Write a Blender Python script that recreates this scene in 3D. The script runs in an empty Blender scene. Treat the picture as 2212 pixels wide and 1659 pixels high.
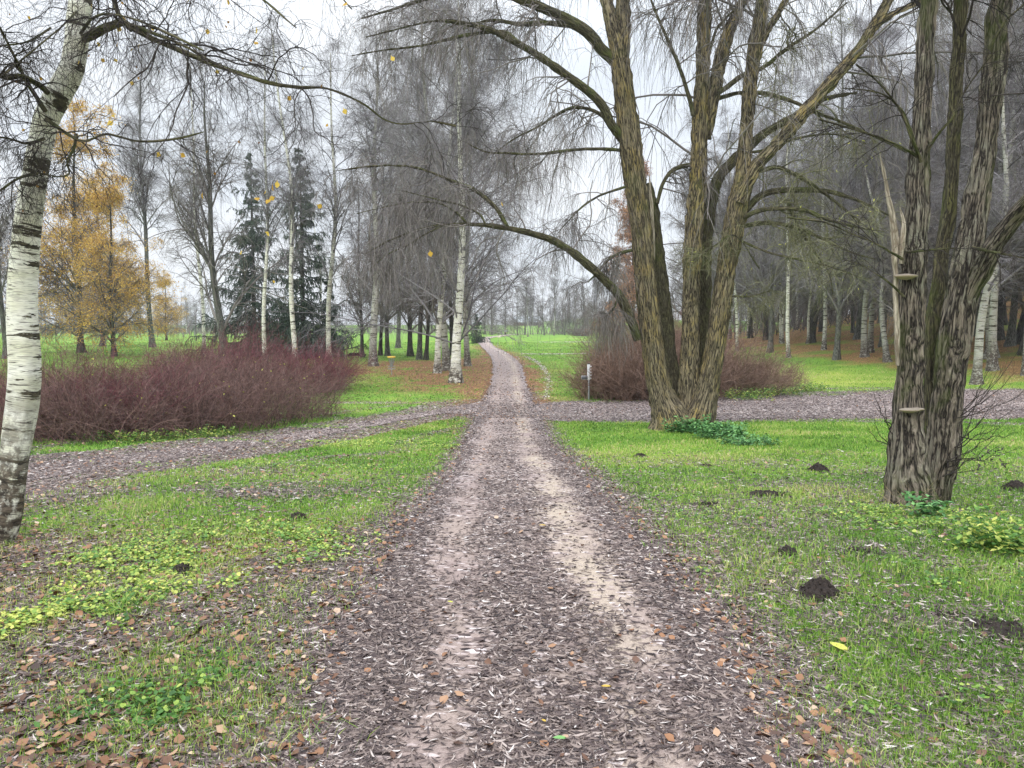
import bpy, math, time
import numpy as np
T0 = time.time()
C = bpy.context.scene.collection
rng = np.random.default_rng(11)
PI = math.pi
HAZE = .00045
# ------------------------------------------------------------------ numeric helpers
def _hash(ix, iy, iz, seed):
    h = (ix.astype(np.int64) * 374761393 + iy.astype(np.int64) * 668265263 + iz.astype(np.int64) * 2147483647 + seed * 974634533) & 0xffffffff
    h = ((h ^ (h >> 13)) * 1274126177) & 0xffffffff
    h = (h ^ (h >> 16)) & 0xffffffff
    return h / 4294967295.0
def vnoise(x, y, z=0.0, seed=0):
    x, y, z = np.broadcast_arrays(np.asarray(x, float), np.asarray(y, float), np.asarray(z, float))
    ix, iy, iz = np.floor(x), np.floor(y), np.floor(z)
    fx, fy, fz = x - ix, y - iy, z - iz
    fx, fy, fz = fx*fx*(3-2*fx), fy*fy*(3-2*fy), fz*fz*(3-2*fz)
    r = 0
    for dx in (0, 1):
        for dy in (0, 1):
            for dz in (0, 1):
                w = (fx if dx else 1-fx) * (fy if dy else 1-fy) * (fz if dz else 1-fz)
                r = r + w * _hash(ix+dx, iy+dy, iz+dz, seed)
    return r * 2 - 1
def sstep(a, b, x):
    t = np.clip((x - a) / (b - a), 0, 1)
    return t*t*(3-2*t)
def lerp(a, b, t): return a + (b - a) * t
def norm(v): return v / np.maximum(np.linalg.norm(v, axis=-1, keepdims=True), 1e-9)
def catmull(P, n):
    P = np.asarray(P, float)
    Q = np.vstack([2*P[0]-P[1], P, 2*P[-1]-P[-2]])
    seg = np.linalg.norm(np.diff(P[:, :3], axis=0), axis=1)
    cum = np.concatenate([[0], np.cumsum(seg)])
    s = np.linspace(0, cum[-1], n)
    i = np.clip(np.searchsorted(cum, s, side='right') - 1, 0, len(P) - 2)
    t = ((s - cum[i]) / np.maximum(seg[i], 1e-9))[:, None]
    p0, p1, p2, p3 = Q[i], Q[i+1], Q[i+2], Q[i+3]
    return .5 * ((2*p1) + (-p0+p2)*t + (2*p0-5*p1+4*p2-p3)*t*t + (-p0+3*p1-3*p2+p3)*t**3)

# ------------------------------------------------------------------ terrain and camera
CAMH = 1.65
_py = np.array([-60, 0, 3, 5, 7.6, 11.4, 18.8, 28, 47, 62, 80, 100, 150, 220, 300, 400, 900, 2500.])
_pd = np.array([1.5, 1.62, 1.65, 1.70, 1.82, 2.15, 2.75, 3.05, 3.2, 2.95, 2.62, 2.35, 2.1, 2.1, 2.1, 2.1, 2.1, 2.1])
_ty = np.arange(-60, 900, .5)
_tz = np.interp(_ty, _py, _pd)
_k = np.exp(-np.linspace(-2, 2, 13)**2); _k /= _k.sum()
_tz = np.convolve(np.pad(_tz, 6, mode='edge'), _k, mode='valid')
def slope_s(x, y):
    s1 = x - 28 + 0.1*(y - 42)
    s2 = x - 0.24*y
    return np.minimum(s1, s2)
def H(x, y):
    x = np.asarray(x, float); y = np.asarray(y, float)
    z = CAMH - np.interp(y, _ty, _tz)
    s = slope_s(x, y)
    sp = np.log1p(np.exp(np.clip(s/3.0, -30, 30))) * 3.0
    z = z + np.minimum(.15*sp, 10 + .02*sp) * (1 - sstep(160, 260, y))
    z = z + sstep(270, 430, y) * 3.2 + sstep(430, 900, y) * 2.0
    z = z + sstep(180, 235, y) * sstep(20, 34, x) * (1-sstep(75, 110, x)) * 3.8
    near = np.exp(-np.abs(y) / 60)
    z = z + .025*vnoise(x*.75, y*.75, 0, 5) * near + .07*vnoise(x*.13, y*.13, 0, 6)
    return z
PITCH = math.atan((829.5 - 708) / 1661)
FV = 1661.0
CP, SP = math.cos(PITCH), math.sin(PITCH)
def ray(vx, vy):
    u = (vx - 1106) / FV; v = (vy - 829.5) / FV
    return np.array([u, CP - v*SP, -SP - v*CP])
def P(vx, vy):
    """the point of the ground seen at a point of the photograph (2212 wide)"""
    d = ray(vx, vy); d = d / d[1]
    ys = np.concatenate([np.arange(.8, 40, .02), np.arange(40, 800, .2)])
    z = CAMH + d[2]*ys
    below = np.where(z < H(d[0]*ys, ys))[0]
    y = ys[below[0]] if len(below) else 500.0
    return np.array([d[0]*y, y, float(H(d[0]*y, y))])
def Q(vx, vy, y):
    d = ray(vx, vy); d = d / d[1]
    return np.array([d[0]*y, y, CAMH + d[2]*y])
def U(x, y, z):
    """inverse: world to 2212-wide coordinates"""
    dy, dz = y, z - CAMH
    f = dy*CP - dz*SP; up = dy*SP + dz*CP
    return 1106 + FV*x/f, 829.5 - FV*up/f

# ------------------------------------------------------------------ mesh building
def mesh_obj(name, V, F4=None, F3=None, mat=None, parent=None, attrs=None, smooth=True, loc=None):
    V = np.asarray(V, np.float32).reshape(-1, 3)
    if loc is not None: V = V - np.asarray(loc, np.float32)
    me = bpy.data.meshes.new(name)
    me.vertices.add(len(V)); me.vertices.foreach_set('co', V.ravel())
    n4 = 0 if F4 is None else len(F4); n3 = 0 if F3 is None else len(F3)
    idx = []
    if n4: idx.append(np.asarray(F4, np.int32).ravel())
    if n3: idx.append(np.asarray(F3, np.int32).ravel())
    idx = np.concatenate(idx)
    tot = np.concatenate([np.full(n4, 4, np.int32), np.full(n3, 3, np.int32)])
    st = np.concatenate([[0], np.cumsum(tot)[:-1]]).astype(np.int32)
    me.loops.add(len(idx)); me.loops.foreach_set('vertex_index', idx)
    me.polygons.add(n4 + n3)
    me.polygons.foreach_set('loop_start', st); me.polygons.foreach_set('loop_total', tot)
    if smooth: me.polygons.foreach_set('use_smooth', np.ones(n4+n3, bool))
    for k, a in (attrs or {}).items():
        a = np.asarray(a, np.float32)
        if a.ndim == 1:
            at = me.attributes.new(k, 'FLOAT', 'POINT'); at.data.foreach_set('value', a)
        else:
            at = me.attributes.new(k, 'FLOAT_VECTOR', 'POINT'); at.data.foreach_set('vector', a.ravel())
    me.update(calc_edges=True)
    if mat: me.materials.append(mat)
    o = bpy.data.objects.new(name, me); C.objects.link(o)
    if parent is not None: o.parent = parent
    if loc is not None and parent is None: o.location = loc
    return o
class Geo:
    def __init__(s): s.V=[]; s.F4=[]; s.F3=[]; s.A={}; s.n=0
    def add(s, V, F4=None, F3=None, **A):
        V = np.asarray(V, float).reshape(-1, 3)
        if F4 is not None and len(F4): s.F4.append(np.asarray(F4).reshape(-1, 4) + s.n)
        if F3 is not None and len(F3): s.F3.append(np.asarray(F3).reshape(-1, 3) + s.n)
        for k, a in A.items():
            s.A.setdefault(k, []).append(np.asarray(a, float))
        s.V.append(V); s.n += len(V)
    def obj(s, name, mat, parent=None, smooth=True, loc=None):
        A = {k: np.concatenate(v) for k, v in s.A.items()}
        A = {k: v for k, v in A.items() if len(v) == s.n}
        return mesh_obj(name, np.concatenate(s.V), np.concatenate(s.F4) if s.F4 else None,
                        np.concatenate(s.F3) if s.F3 else None, mat, parent, A, smooth, loc)
def frames(Pl):
    T = np.gradient(Pl, axis=1); T = norm(T)
    mean = norm(Pl[:, -1] - Pl[:, 0])
    ref = np.where(np.abs(mean[:, 2:3]) > .75, np.array([[0., 1., 0.]]), np.array([[0., 0., 1.]]))
    A = norm(np.cross(T, ref[:, None, :])); B = np.cross(T, A)
    return T, A, B
def tubes(G, Pl, R, S, rnd=None, **extra):
    """Pl (M,K,3), R (M,K) -> S-sided tubes in G with attributes bk (for bark) and rnd"""
    Pl = np.asarray(Pl, float); R = np.asarray(R, float)
    M, K, _ = Pl.shape
    T, A, B = frames(Pl)
    th = np.arange(S) * 2*PI/S
    c, s = np.cos(th), np.sin(th)
    off = A[:, :, None, :]*c[None, None, :, None] + B[:, :, None, :]*s[None, None, :, None]
    V = Pl[:, :, None, :] + off * R[:, :, None, None]
    L = np.concatenate([np.zeros((M, 1)), np.cumsum(np.linalg.norm(np.diff(Pl, axis=1), axis=2), axis=1)], 1)
    rb = R.mean(1)[:, None, None]
    bk = np.stack([np.broadcast_to(rb*c, (M, K, S)), np.broadcast_to(rb*s, (M, K, S)), np.broadcast_to(L[:, :, None], (M, K, S))], -1)
    if rnd is None: rnd = rng.random(M)
    bk = bk + (rnd[:, None, None, None]*37.0 if M > 1 else 0)
    base = (np.arange(M)*K*S)[:, None, None]
    k = (np.arange(K-1)*S)[None, :, None]; j = np.arange(S)[None, None, :]; j2 = (j+1) % S
    F = np.stack([base+k+j, base+k+j2, base+k+S+j2, base+k+S+j], -1).reshape(-1, 4)
    G.add(V.reshape(-1, 3), F, bk=bk.reshape(-1, 3), rnd=np.repeat(rnd, K*S))
def ribbons(G, Pl, R, rnd=None):
    M, K, _ = Pl.shape
    T = norm(np.gradient(Pl, axis=1))
    a = rng.normal(size=(M, 1, 3))
    A = norm(np.cross(T, a))
    V = np.stack([Pl - A*R[:, :, None], Pl + A*R[:, :, None]], 2)
    base = (np.arange(M)*K*2)[:, None]; k = (np.arange(K-1)*2)[None, :]
    F = np.stack([base+k, base+k+1, base+k+3, base+k+2], -1).reshape(-1, 4)
    if rnd is None: rnd = rng.random(M)
    G.add(V.reshape(-1, 3), F, bk=V.reshape(-1, 3), rnd=np.repeat(rnd, K*2))
def children(Pl, R, n, t0, t1, ang, length, K, rr=.5, rmax=9, rend=.002, droop=0., wig=.15, up=0., taper=.6, angj=.25, t=None):
    M, Kp, _ = Pl.shape
    idx = np.repeat(np.arange(M), n)
    N = len(idx)
    tt = (t0 + (t1-t0)*rng.random(N)) if t is None else np.tile(t, M)
    f = tt*(Kp-1); i = np.minimum(f.astype(int), Kp-2); w = (f-i)[:, None]
    pos = Pl[idx, i]*(1-w) + Pl[idx, i+1]*w
    r = R[idx, i]*(1-w[:, 0]) + R[idx, i+1]*w[:, 0]
    T = norm(Pl[idx, i+1] - Pl[idx, i])
    A = norm(np.cross(T, rng.normal(size=(N, 3)))); B = np.cross(T, A)
    a = ang + angj*rng.normal(size=N)
    d = norm(np.cos(a)[:, None]*T + np.sin(a)[:, None]*B)
    if up: d = norm(d + np.array([0, 0, up]))
    Lp = np.linalg.norm(np.diff(Pl, axis=1), axis=2).sum(1)[idx]
    L = length(Lp, tt) if callable(length) else length*Lp*(1-.6*tt)
    L = L * (.65 + .7*rng.random(N))
    out = np.empty((N, K, 3)); out[:, 0] = pos
    step = (L/(K-1))[:, None]
    for k in range(1, K):
        d = norm(d + wig*rng.normal(size=(N, 3)) + np.array([0, 0, -droop/(K-1)]))
        out[:, k] = out[:, k-1] + d*step
    r0 = np.clip(r*rr, rend, rmax)
    R2 = r0[:, None]*(1-np.linspace(0, 1, K)**1.2*taper)[None, :]
    R2 = np.maximum(R2, rend*.7)
    return out, R2

# ------------------------------------------------------------------ materials
def lin(c):
    return tuple(((x/255)/12.92 if x/255 <= .04045 else ((x/255+.055)/1.055)**2.4) for x in c) + (1,)
class NT:
    def __init__(s, name):
        s.m = bpy.data.materials.new(name); s.m.use_nodes = True
        s.t = s.m.node_tree; s.b = s.t.nodes['Principled BSDF']
        s.b.inputs['Roughness'].default_value = .85
        s.b.inputs['Specular IOR Level'].default_value = .25
    def n(s, typ, **kw):
        nd = s.t.nodes.new(typ)
        for k, v in kw.items():
            if k.startswith('i_'):
                nm = k[2:].replace('_', ' ')
                nm = int(nm) if nm.isdigit() else nm
                if hasattr(v, 'is_output') or isinstance(v, bpy.types.NodeSocket): s.t.links.new(v, nd.inputs[nm])
                else: nd.inputs[nm].default_value = v
            else: setattr(nd, k, v)
        return nd
    def attr(s, name, vec=False):
        a = s.n('ShaderNodeAttribute', attribute_name=name)
        return a.outputs['Vector'] if vec else a.outputs['Fac']
    def pos(s): return s.n('ShaderNodeNewGeometry').outputs['Position']
    def map(s, v, scale, loc=(0, 0, 0)):
        m = s.n('ShaderNodeMapping'); s.t.links.new(v, m.inputs['Vector']); m.inputs['Scale'].default_value = scale; m.inputs['Location'].default_value = loc
        return m.outputs['Vector']
    def noise(s, v, scale, detail=4, rough=.55, dist=0):
        return s.n('ShaderNodeTexNoise', i_Vector=v, i_Scale=scale, i_Detail=detail, i_Roughness=rough, i_Distortion=dist).outputs['Fac']
    def voro(s, v, scale, feature='F1', out='Distance', rand=1):
        nd = s.n('ShaderNodeTexVoronoi', feature=feature); s.t.links.new(v, nd.inputs['Vector']); nd.inputs['Scale'].default_value = scale; nd.inputs['Randomness'].default_value = rand
        return nd.outputs[out]
    def ramp(s, f, stops, interp='LINEAR'):
        r = s.n('ShaderNodeValToRGB'); s.t.links.new(f, r.inputs['Fac']); cr = r.color_ramp; cr.interpolation = interp
        while len(cr.elements) < len(stops): cr.elements.new(.5)
        for e, (p, c) in zip(cr.elements, stops):
            e.position = p; e.color = c if len(c) == 4 else tuple(c)+(1,)
        return r.outputs['Color']
    def fr(s, f, a, b, c=0, d=1):
        return s.n('ShaderNodeMapRange', i_0=f, i_1=a, i_2=b, i_3=c, i_4=d).outputs[0]
    def mix(s, f, a, b, mode='MIX'):
        m = s.n('ShaderNodeMix', data_type='RGBA', blend_type=mode)
        for sock, v in ((m.inputs[0], f), (m.inputs[6], a), (m.inputs[7], b)):
            if isinstance(v, bpy.types.NodeSocket): s.t.links.new(v, sock)
            else: sock.default_value = v if not isinstance(v, tuple) or len(v) == 4 else v+(1,)
        return m.outputs[2]
    def math(s, op, a, b=0.0, c=0.0):
        m = s.n('ShaderNodeMath', operation=op)
        for i, v in enumerate((a, b, c)):
            if isinstance(v, bpy.types.NodeSocket): s.t.links.new(v, m.inputs[i])
            else: m.inputs[i].default_value = v
        return m.outputs[0]
    def bump(s, h, strength=.5, dist=.02):
        b = s.n('ShaderNodeBump', i_Height=h, i_Strength=strength, i_Distance=dist)
        s.t.links.new(b.outputs['Normal'], s.b.inputs['Normal'])
    def col(s, c):
        if isinstance(c, bpy.types.NodeSocket): s.t.links.new(c, s.b.inputs['Base Color'])
        else: s.b.inputs['Base Color'].default_value = c if len(c) == 4 else tuple(c)+(1,)
        return s.m
def flat(name, c, rough=.8, metal=0, var=.12):
    n = NT(name); n.b.inputs['Roughness'].default_value = rough; n.b.inputs['Metallic'].default_value = metal
    f = n.noise(n.n('ShaderNodeTexCoord').outputs['Object'], 7, 5)
    a = tuple(x*(1-var) for x in c); b = tuple(min(1, x*(1+var)) for x in c)
    n.bump(f, .15, .01)
    return n.col(n.ramp(f, [(.3, a), (.7, b)]))
def twig_mat(name, a, b):
    n = NT(name)
    return n.col(n.ramp(n.attr('rnd'), [(0, a), (1, b)]))
def leaf_mat(name, stops, trans=.0, rough=.6, spec=.3, interp='LINEAR'):
    n = NT(name); n.b.inputs['Roughness'].default_value = rough; n.b.inputs['Specular IOR Level'].default_value = spec
    n.col(n.ramp(n.attr('rnd'), stops, interp))
    if trans:
        tr = n.n('ShaderNodeBsdfTranslucent'); n.t.links.new(n.b.inputs['Base Color'].links[0].from_socket, tr.inputs['Color'])
        mx = n.n('ShaderNodeMixShader', i_0=trans); n.t.links.new(n.b.outputs[0], mx.inputs[1]); n.t.links.new(tr.outputs[0], mx.inputs[2])
        n.t.links.new(mx.outputs[0], n.t.nodes['Material Output'].inputs['Surface'])
    return n.m

M = {}
def mk_birch(name, white, base_dark=1.6, scale=1.):
    n = NT(name); bk = n.attr('bk', True)
    hgt = n.n('ShaderNodeSeparateXYZ', i_0=bk).outputs[2]
    v = n.map(bk, (scale, scale, scale))
    lent = n.noise(n.map(v, (7, 7, 85)), 1, 3, .6)
    l2 = n.noise(n.map(v, (16, 16, 260)), 1, 2, .5)
    band = n.noise(n.map(v, (2.0, 2.0, 10)), 1, 5, .72, .5)
    soft = n.noise(n.map(v, (4, 4, 7)), 1, 4)
    c = n.mix(n.fr(soft, .35, .65), tuple(x*.78 for x in white[:2])+(white[2]*.66,), white)
    c = n.mix(n.fr(l2, .52, .66), c, (.30, .28, .25))
    c = n.mix(n.fr(lent, .62, .66), c, (.06, .05, .045))
    dk = n.fr(n.math('ADD', band, n.math('MULTIPLY', n.noise(n.map(v, (.6, .6, 2.2), (2, 5, 3)), 1, 2), .25)), .685, .70)
    edge = n.noise(n.map(v, (20, 20, 45)), 1, 4, .7)
    darkc = n.mix(n.fr(edge, .4, .6), (.022, .018, .014), (.10, .09, .06))
    c = n.mix(dk, c, darkc)
    # rough dark rhytidome near the foot
    foot = n.math('MULTIPLY', n.fr(hgt, base_dark*.45, base_dark, 1, 0), n.fr(n.noise(n.map(v, (14, 14, 9)), 1, 5, .7), .38, .52))
    c = n.mix(foot, c, n.mix(n.fr(edge, .4, .65), (.03, .025, .02), (.16, .13, .10)))
    c = n.mix(n.fr(n.noise(n.map(v, (2.2, 2.2, 2.2)), 1, 4), .6, .75, 0, .3), c, (.16, .19, .10))
    hh = n.math('ADD', n.math('MULTIPLY', edge, n.math('ADD', dk, foot)), n.math('MULTIPLY', lent, -.3))
    n.bump(hh, .6, .008)
    n.b.inputs['Roughness'].default_value = .75
    return n.col(c)
M['birch'] = mk_birch('birch_bark', (.80, .79, .74))
M['birch_far'] = mk_birch('pale_grey_birch_bark', (.46, .46, .43), 2.4)
M['birch_dim'] = mk_birch('weathered_birch_bark', (.24, .25, .23), 3.0)
def mk_furrow(name, dark, lightc, lichen, lf=.5, scale=1., moss=(.09, .12, .02), mf=.4):
    n = NT(name); bk = n.attr('bk', True)
    w = n.noise(n.map(bk, (5, 5, 3)), 1, 2)
    wv = n.n('ShaderNodeVectorMath', operation='ADD', i_0=bk); 
    cw = n.n('ShaderNodeCombineXYZ', i_0=n.math('MULTIPLY', w, .06), i_1=n.math('MULTIPLY', w, .06)).outputs[0]
    n.t.links.new(cw, wv.inputs[1]); bk2 = wv.outputs[0]
    a1 = n.noise(n.map(bk2, (30*scale, 30*scale, 2.1*scale)), 1, 3, .5, .3)
    a2 = n.noise(n.map(bk2, (64*scale, 64*scale, 5.5*scale), (3, 7, 1)), 1, 3, .5)
    r1 = n.fr(n.math('ABSOLUTE', n.math('SUBTRACT', a1, .5)), 0.005, .10)
    r2 = n.fr(n.math('ABSOLUTE', n.math('SUBTRACT', a2, .5)), 0, .10)
    nz = n.noise(n.map(bk2, (90*scale, 90*scale, 30*scale)), 1, 4, .7)
    ridge = n.math('ADD', n.math('ADD', n.math('MULTIPLY', r1, .55), n.math('MULTIPLY', r2, .25)), n.math('MULTIPLY', nz, .30))
    c = n.ramp(ridge, [(.34, dark), (.58, tuple(lerp(dark[i], lightc[i], .4) for i in range(3))), (.92, lightc)])
    ln = n.noise(n.map(bk, (2.5, 2.5, 1.2)), 1, 5, .7)
    c = n.mix(n.math('MULTIPLY', n.fr(ln, .46, .62, 0, lf), n.fr(ridge, .5, .85)), c, lichen)
    mn = n.noise(n.map(bk, (1.7, 1.7, .8), (5, 3, 1)), 1, 5, .7)
    c = n.mix(n.fr(mn, .52, .66, 0, mf), c, moss)
    n.bump(ridge, 1.0, .035)
    n.b.inputs['Roughness'].default_value = .9
    return n.col(c)
M['willow'] = mk_furrow('willow_bark', (.03, .024, .018), (.30, .25, .16), (.34, .25, .07), .8, .85, (.12, .15, .035), .35)
M['willow_r'] = mk_furrow('rough_willow_bark', (.022, .018, .015), (.25, .21, .165), (.27, .29, .22), .6, 1.15, (.085, .11, .025), .7)
M['limb'] = mk_furrow('mossy_limb_bark', (.04, .035, .025), (.17, .15, .09), (.20, .20, .06), .6, 1.6, (.11, .14, .03), .75)
M['grey_bark'] = mk_furrow('grey_bark', (.04, .038, .035), (.20, .20, .175), (.26, .28, .22), .8, 1., (.08, .11, .03), .3)
M['dark_bark'] = mk_furrow('dark_bark', (.02, .018, .016), (.10, .092, .08), (.12, .13, .08), .5, 1.)
M['wood'] = mk_furrow('bare_torn_wood', (.32, .26, .19), (.68, .60, .48), (.6, .5, .4), .3, 1.2, (.3, .25, .2), .2)
M['twig'] = twig_mat('grey_brown_twigs', (.08, .07, .068), (.25, .225, .21))
M['twig_birch'] = twig_mat('purple_brown_birch_twigs', (.085, .078, .084), (.32, .30, .315))
M['twig_dark'] = twig_mat('dark_twigs', (.018, .015, .014), (.06, .05, .045))
M['twig_willow'] = twig_mat('olive_willow_twigs', (.06, .055, .035), (.17, .16, .10))
M['twig_green'] = twig_mat('mossy_green_twigs', (.09, .085, .05), (.26, .255, .15))
M['dogwood'] = twig_mat('brown_purple_dogwood_stems', (.045, .028, .025), (.26, .155, .135))
M['dogwood_red'] = twig_mat('crimson_dogwood_stems', (.06, .02, .026), (.24, .08, .095))
M['dogwood_tan'] = twig_mat('tan_brown_dogwood_stems', (.08, .05, .036), (.33, .215, .16))
M['needles'] = leaf_mat('spruce_needles', [(0, (.014, .030, .018)), (.6, (.035, .065, .04)), (1, (.07, .11, .065))])
M['orange'] = leaf_mat('amber_birch_leaves', [(0, (.40, .20, .03)), (.5, (.70, .42, .07)), (1, (.90, .66, .18))], trans=.4)
M['rust'] = leaf_mat('rust_leaves', [(0, (.26, .12, .06)), (1, (.52, .28, .15))])
M['yellow'] = leaf_mat('yellow_birch_leaves', [(0, (.18, .07, .03)), (.35, (.50, .28, .04)), (1, (.80, .58, .12))], trans=.4)
M['yelgreen'] = leaf_mat('lime_yellow_leaves', [(0, (.35, .40, .04)), (1, (.80, .80, .18))], trans=.4)
M['grass'] = leaf_mat('grass_blades', [(0, (.04, .08, .018)), (.3, (.11, .24, .035)), (.58, (.22, .38, .055)), (.8, (.38, .50, .10)), (1, (.58, .50, .26))], rough=.5, trans=.25)
M['litter'] = leaf_mat('fallen_willow_leaves', [(0, (.018, .013, .014)), (.25, (.075, .052, .05)), (.5, (.165, .125, .11)), (.72, (.33, .265, .235)), (.88, (.54, .48, .45)), (1, (.78, .75, .72))], rough=.55, spec=.4)
M['broad'] = leaf_mat('fallen_broad_leaves', [(0, (.035, .02, .016)), (.35, (.13, .065, .04)), (.62, (.27, .13, .06)), (.78, (.38, .24, .15)), (.9, (.52, .40, .30)), (1, (.78, .66, .14))], rough=.55, spec=.4)
M['herb'] = leaf_mat('herb_leaves', [(0, (.04, .11, .025)), (.4, (.12, .27, .05)), (.7, (.32, .44, .08)), (1, (.62, .64, .16))], trans=.3, rough=.5, spec=.4)
M['nettle'] = leaf_mat('nettle_leaves', [(0, (.03, .11, .03)), (.6, (.09, .24, .07)), (1, (.20, .40, .12))], rough=.5, spec=.4)
def mk_soil():
    n = NT('dark_soil'); p = n.pos()
    f = n.noise(p, 35, 6, .7); n.bump(f, 1, .03)
    return n.col(n.ramp(f, [(.3, (.012, .009, .008)), (.7, (.06, .045, .038))]))
M['soil'] = mk_soil()

# ------------------------------------------------------------------ tagging
def tag(o, label=None, cat=None, group=None, kind=None):
    if label: o['label'] = label
    if cat: o['category'] = cat
    if group: o['group'] = group
    if kind: o['kind'] = kind
    return o
def empty(name, loc, label=None, cat=None, group=None, rz=0, rx=0, ry=0):
    o = bpy.data.objects.new(name, None); C.objects.link(o); o.location = tuple(float(a) for a in loc); o.rotation_euler = (rx, ry, rz); o.empty_display_size = .3
    return tag(o, label, cat, group)
def copy_tree(root, loc, rz=0, sc=(1, 1, 1), label=None, group=None, rx=0, ry=0):
    c = root.copy(); C.objects.link(c); c.location = tuple(float(a) for a in loc); c.rotation_euler = (rx, ry, rz); c.scale = sc
    if label: c['label'] = label
    if group: c['group'] = group
    elif 'group' in c: del c['group']
    for ch in list(root.children):
        k = ch.copy(); C.objects.link(k); k.parent = c
        for g in list(ch.children):
            q = g.copy(); C.objects.link(q); q.parent = k
    return c

# ------------------------------------------------------------------ paths as ribbons between two edges read off the photograph
def edges(pairs):
    L = [P(*a) for a, b in pairs]; R = [P(*b) for a, b in pairs]
    return np.array(L)[:, :2], np.array(R)[:, :2]
rows = [(1655, 640, 1705), (1500, 690, 1612), (1400, 722, 1560), (1300, 790, 1490), (1200, 858, 1412), (1105, 918, 1325), (1020, 975, 1248), (953, 1010, 1182),
        (900, 1032, 1160), (864, 1048, 1148), (838, 1060, 1138), (812, 1066, 1131), (786, 1066, 1122), (773, 1062, 1107), (760, 1051, 1088), (748, 1039, 1065), (737, 1031, 1055)]
pm = [((a, y), (b, y)) for y, a, b in rows] + [((1036, 731), (1056, 733)), ((1052, 728), (1070, 730)), ((1075, 725.5), (1090, 727.5)), ((1105, 722.5), (1112, 724)), ((1150, 720), (1160, 721)), ((1215, 718.2), (1218, 719))]
eL, eR = edges(pm)
_m = (eL+eR)/2; _t = norm(np.gradient(_m, axis=0)); _n = np.c_[_t[:, 1], -_t[:, 0]]; _f = _m[:, 1] > 118
eL[_f] = (_m - _n*1.15)[_f]; eR[_f] = (_m + _n*1.15)[_f]
eL = np.vstack([[eL[0][0]-.02, -6], [eL[0][0], 0.], eL]); eR = np.vstack([[eR[0][0]+.02, -6], [eR[0][0], 0.], eR])
mL, mR = catmull(np.c_[eL, eR], 420)[:, :2], catmull(np.c_[eL, eR], 420)[:, 2:]
# finer along the near part
def dense(L, R, n):
    c = (L+R)/2; seg = np.linalg.norm(np.diff(c, axis=0), axis=1); cum = np.r_[0, np.cumsum(seg)]
    return cum
LP = edges([((1062, 866), (1040, 895)), ((960, 883), (945, 896)), ((800, 910), (785, 925)), ((600, 941), (585, 959)), ((400, 968), (375, 992)), ((200, 988), (140, 1026)), ((60, 1004), (-20, 1050)), ((-250, 1028), (-380, 1120))])
RP = edges([((1140, 873), (1140, 905)), ((1250, 869), (1262, 910)), ((1400, 867), (1415, 908)), ((1600, 862), (1600, 904)), ((1850, 853), (1850, 902)), ((2050, 846), (2060, 893)), ((2212, 843), (2222, 885)), ((2500, 838), (2520, 872)), ((2900, 832), (2920, 862))])
lL, lR = (lambda c: (c[:, :2], c[:, 2:]))(catmull(np.c_[LP[0], LP[1]], 120))
rL, rR = (lambda c: (c[:, :2], c[:, 2:]))(catmull(np.c_[RP[0], RP[1]], 120))
def lateral(x, y, L, R):
    """signed lateral coordinate (-1..1 inside) and distance outside the edge in metres"""
    c = (L+R)/2; hw = np.linalg.norm(R-L, axis=1)/2; nrm = (R-L)/np.maximum(2*hw, 1e-6)[:, None]
    x = np.ravel(x); y = np.ravel(y); W = np.empty(len(x)); D = np.empty(len(x))
    for s in range(0, len(x), 20000):
        px, py = x[s:s+20000], y[s:s+20000]
        d2 = (px[:, None]-c[None, :, 0])**2 + (py[:, None]-c[None, :, 1])**2
        i = d2.argmin(1)
        lat = (px-c[i, 0])*nrm[i, 0] + (py-c[i, 1])*nrm[i, 1]
        W[s:s+20000] = lat/hw[i]
        dd = np.sqrt(d2[np.arange(len(i)), i]) ; far = dd > hw[i]*1.02 + .4
        D[s:s+20000] = np.where(far & (np.abs(lat) < hw[i]), dd - hw[i], np.abs(lat) - hw[i])
        W[s:s+20000] = np.where(far & (np.abs(lat) < hw[i]), 9, W[s:s+20000])
    return W, D
_c = (mL+mR)/2
keep = np.r_[0:420:3]
mLs, mRs = mL[::2], mR[::2]
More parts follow.
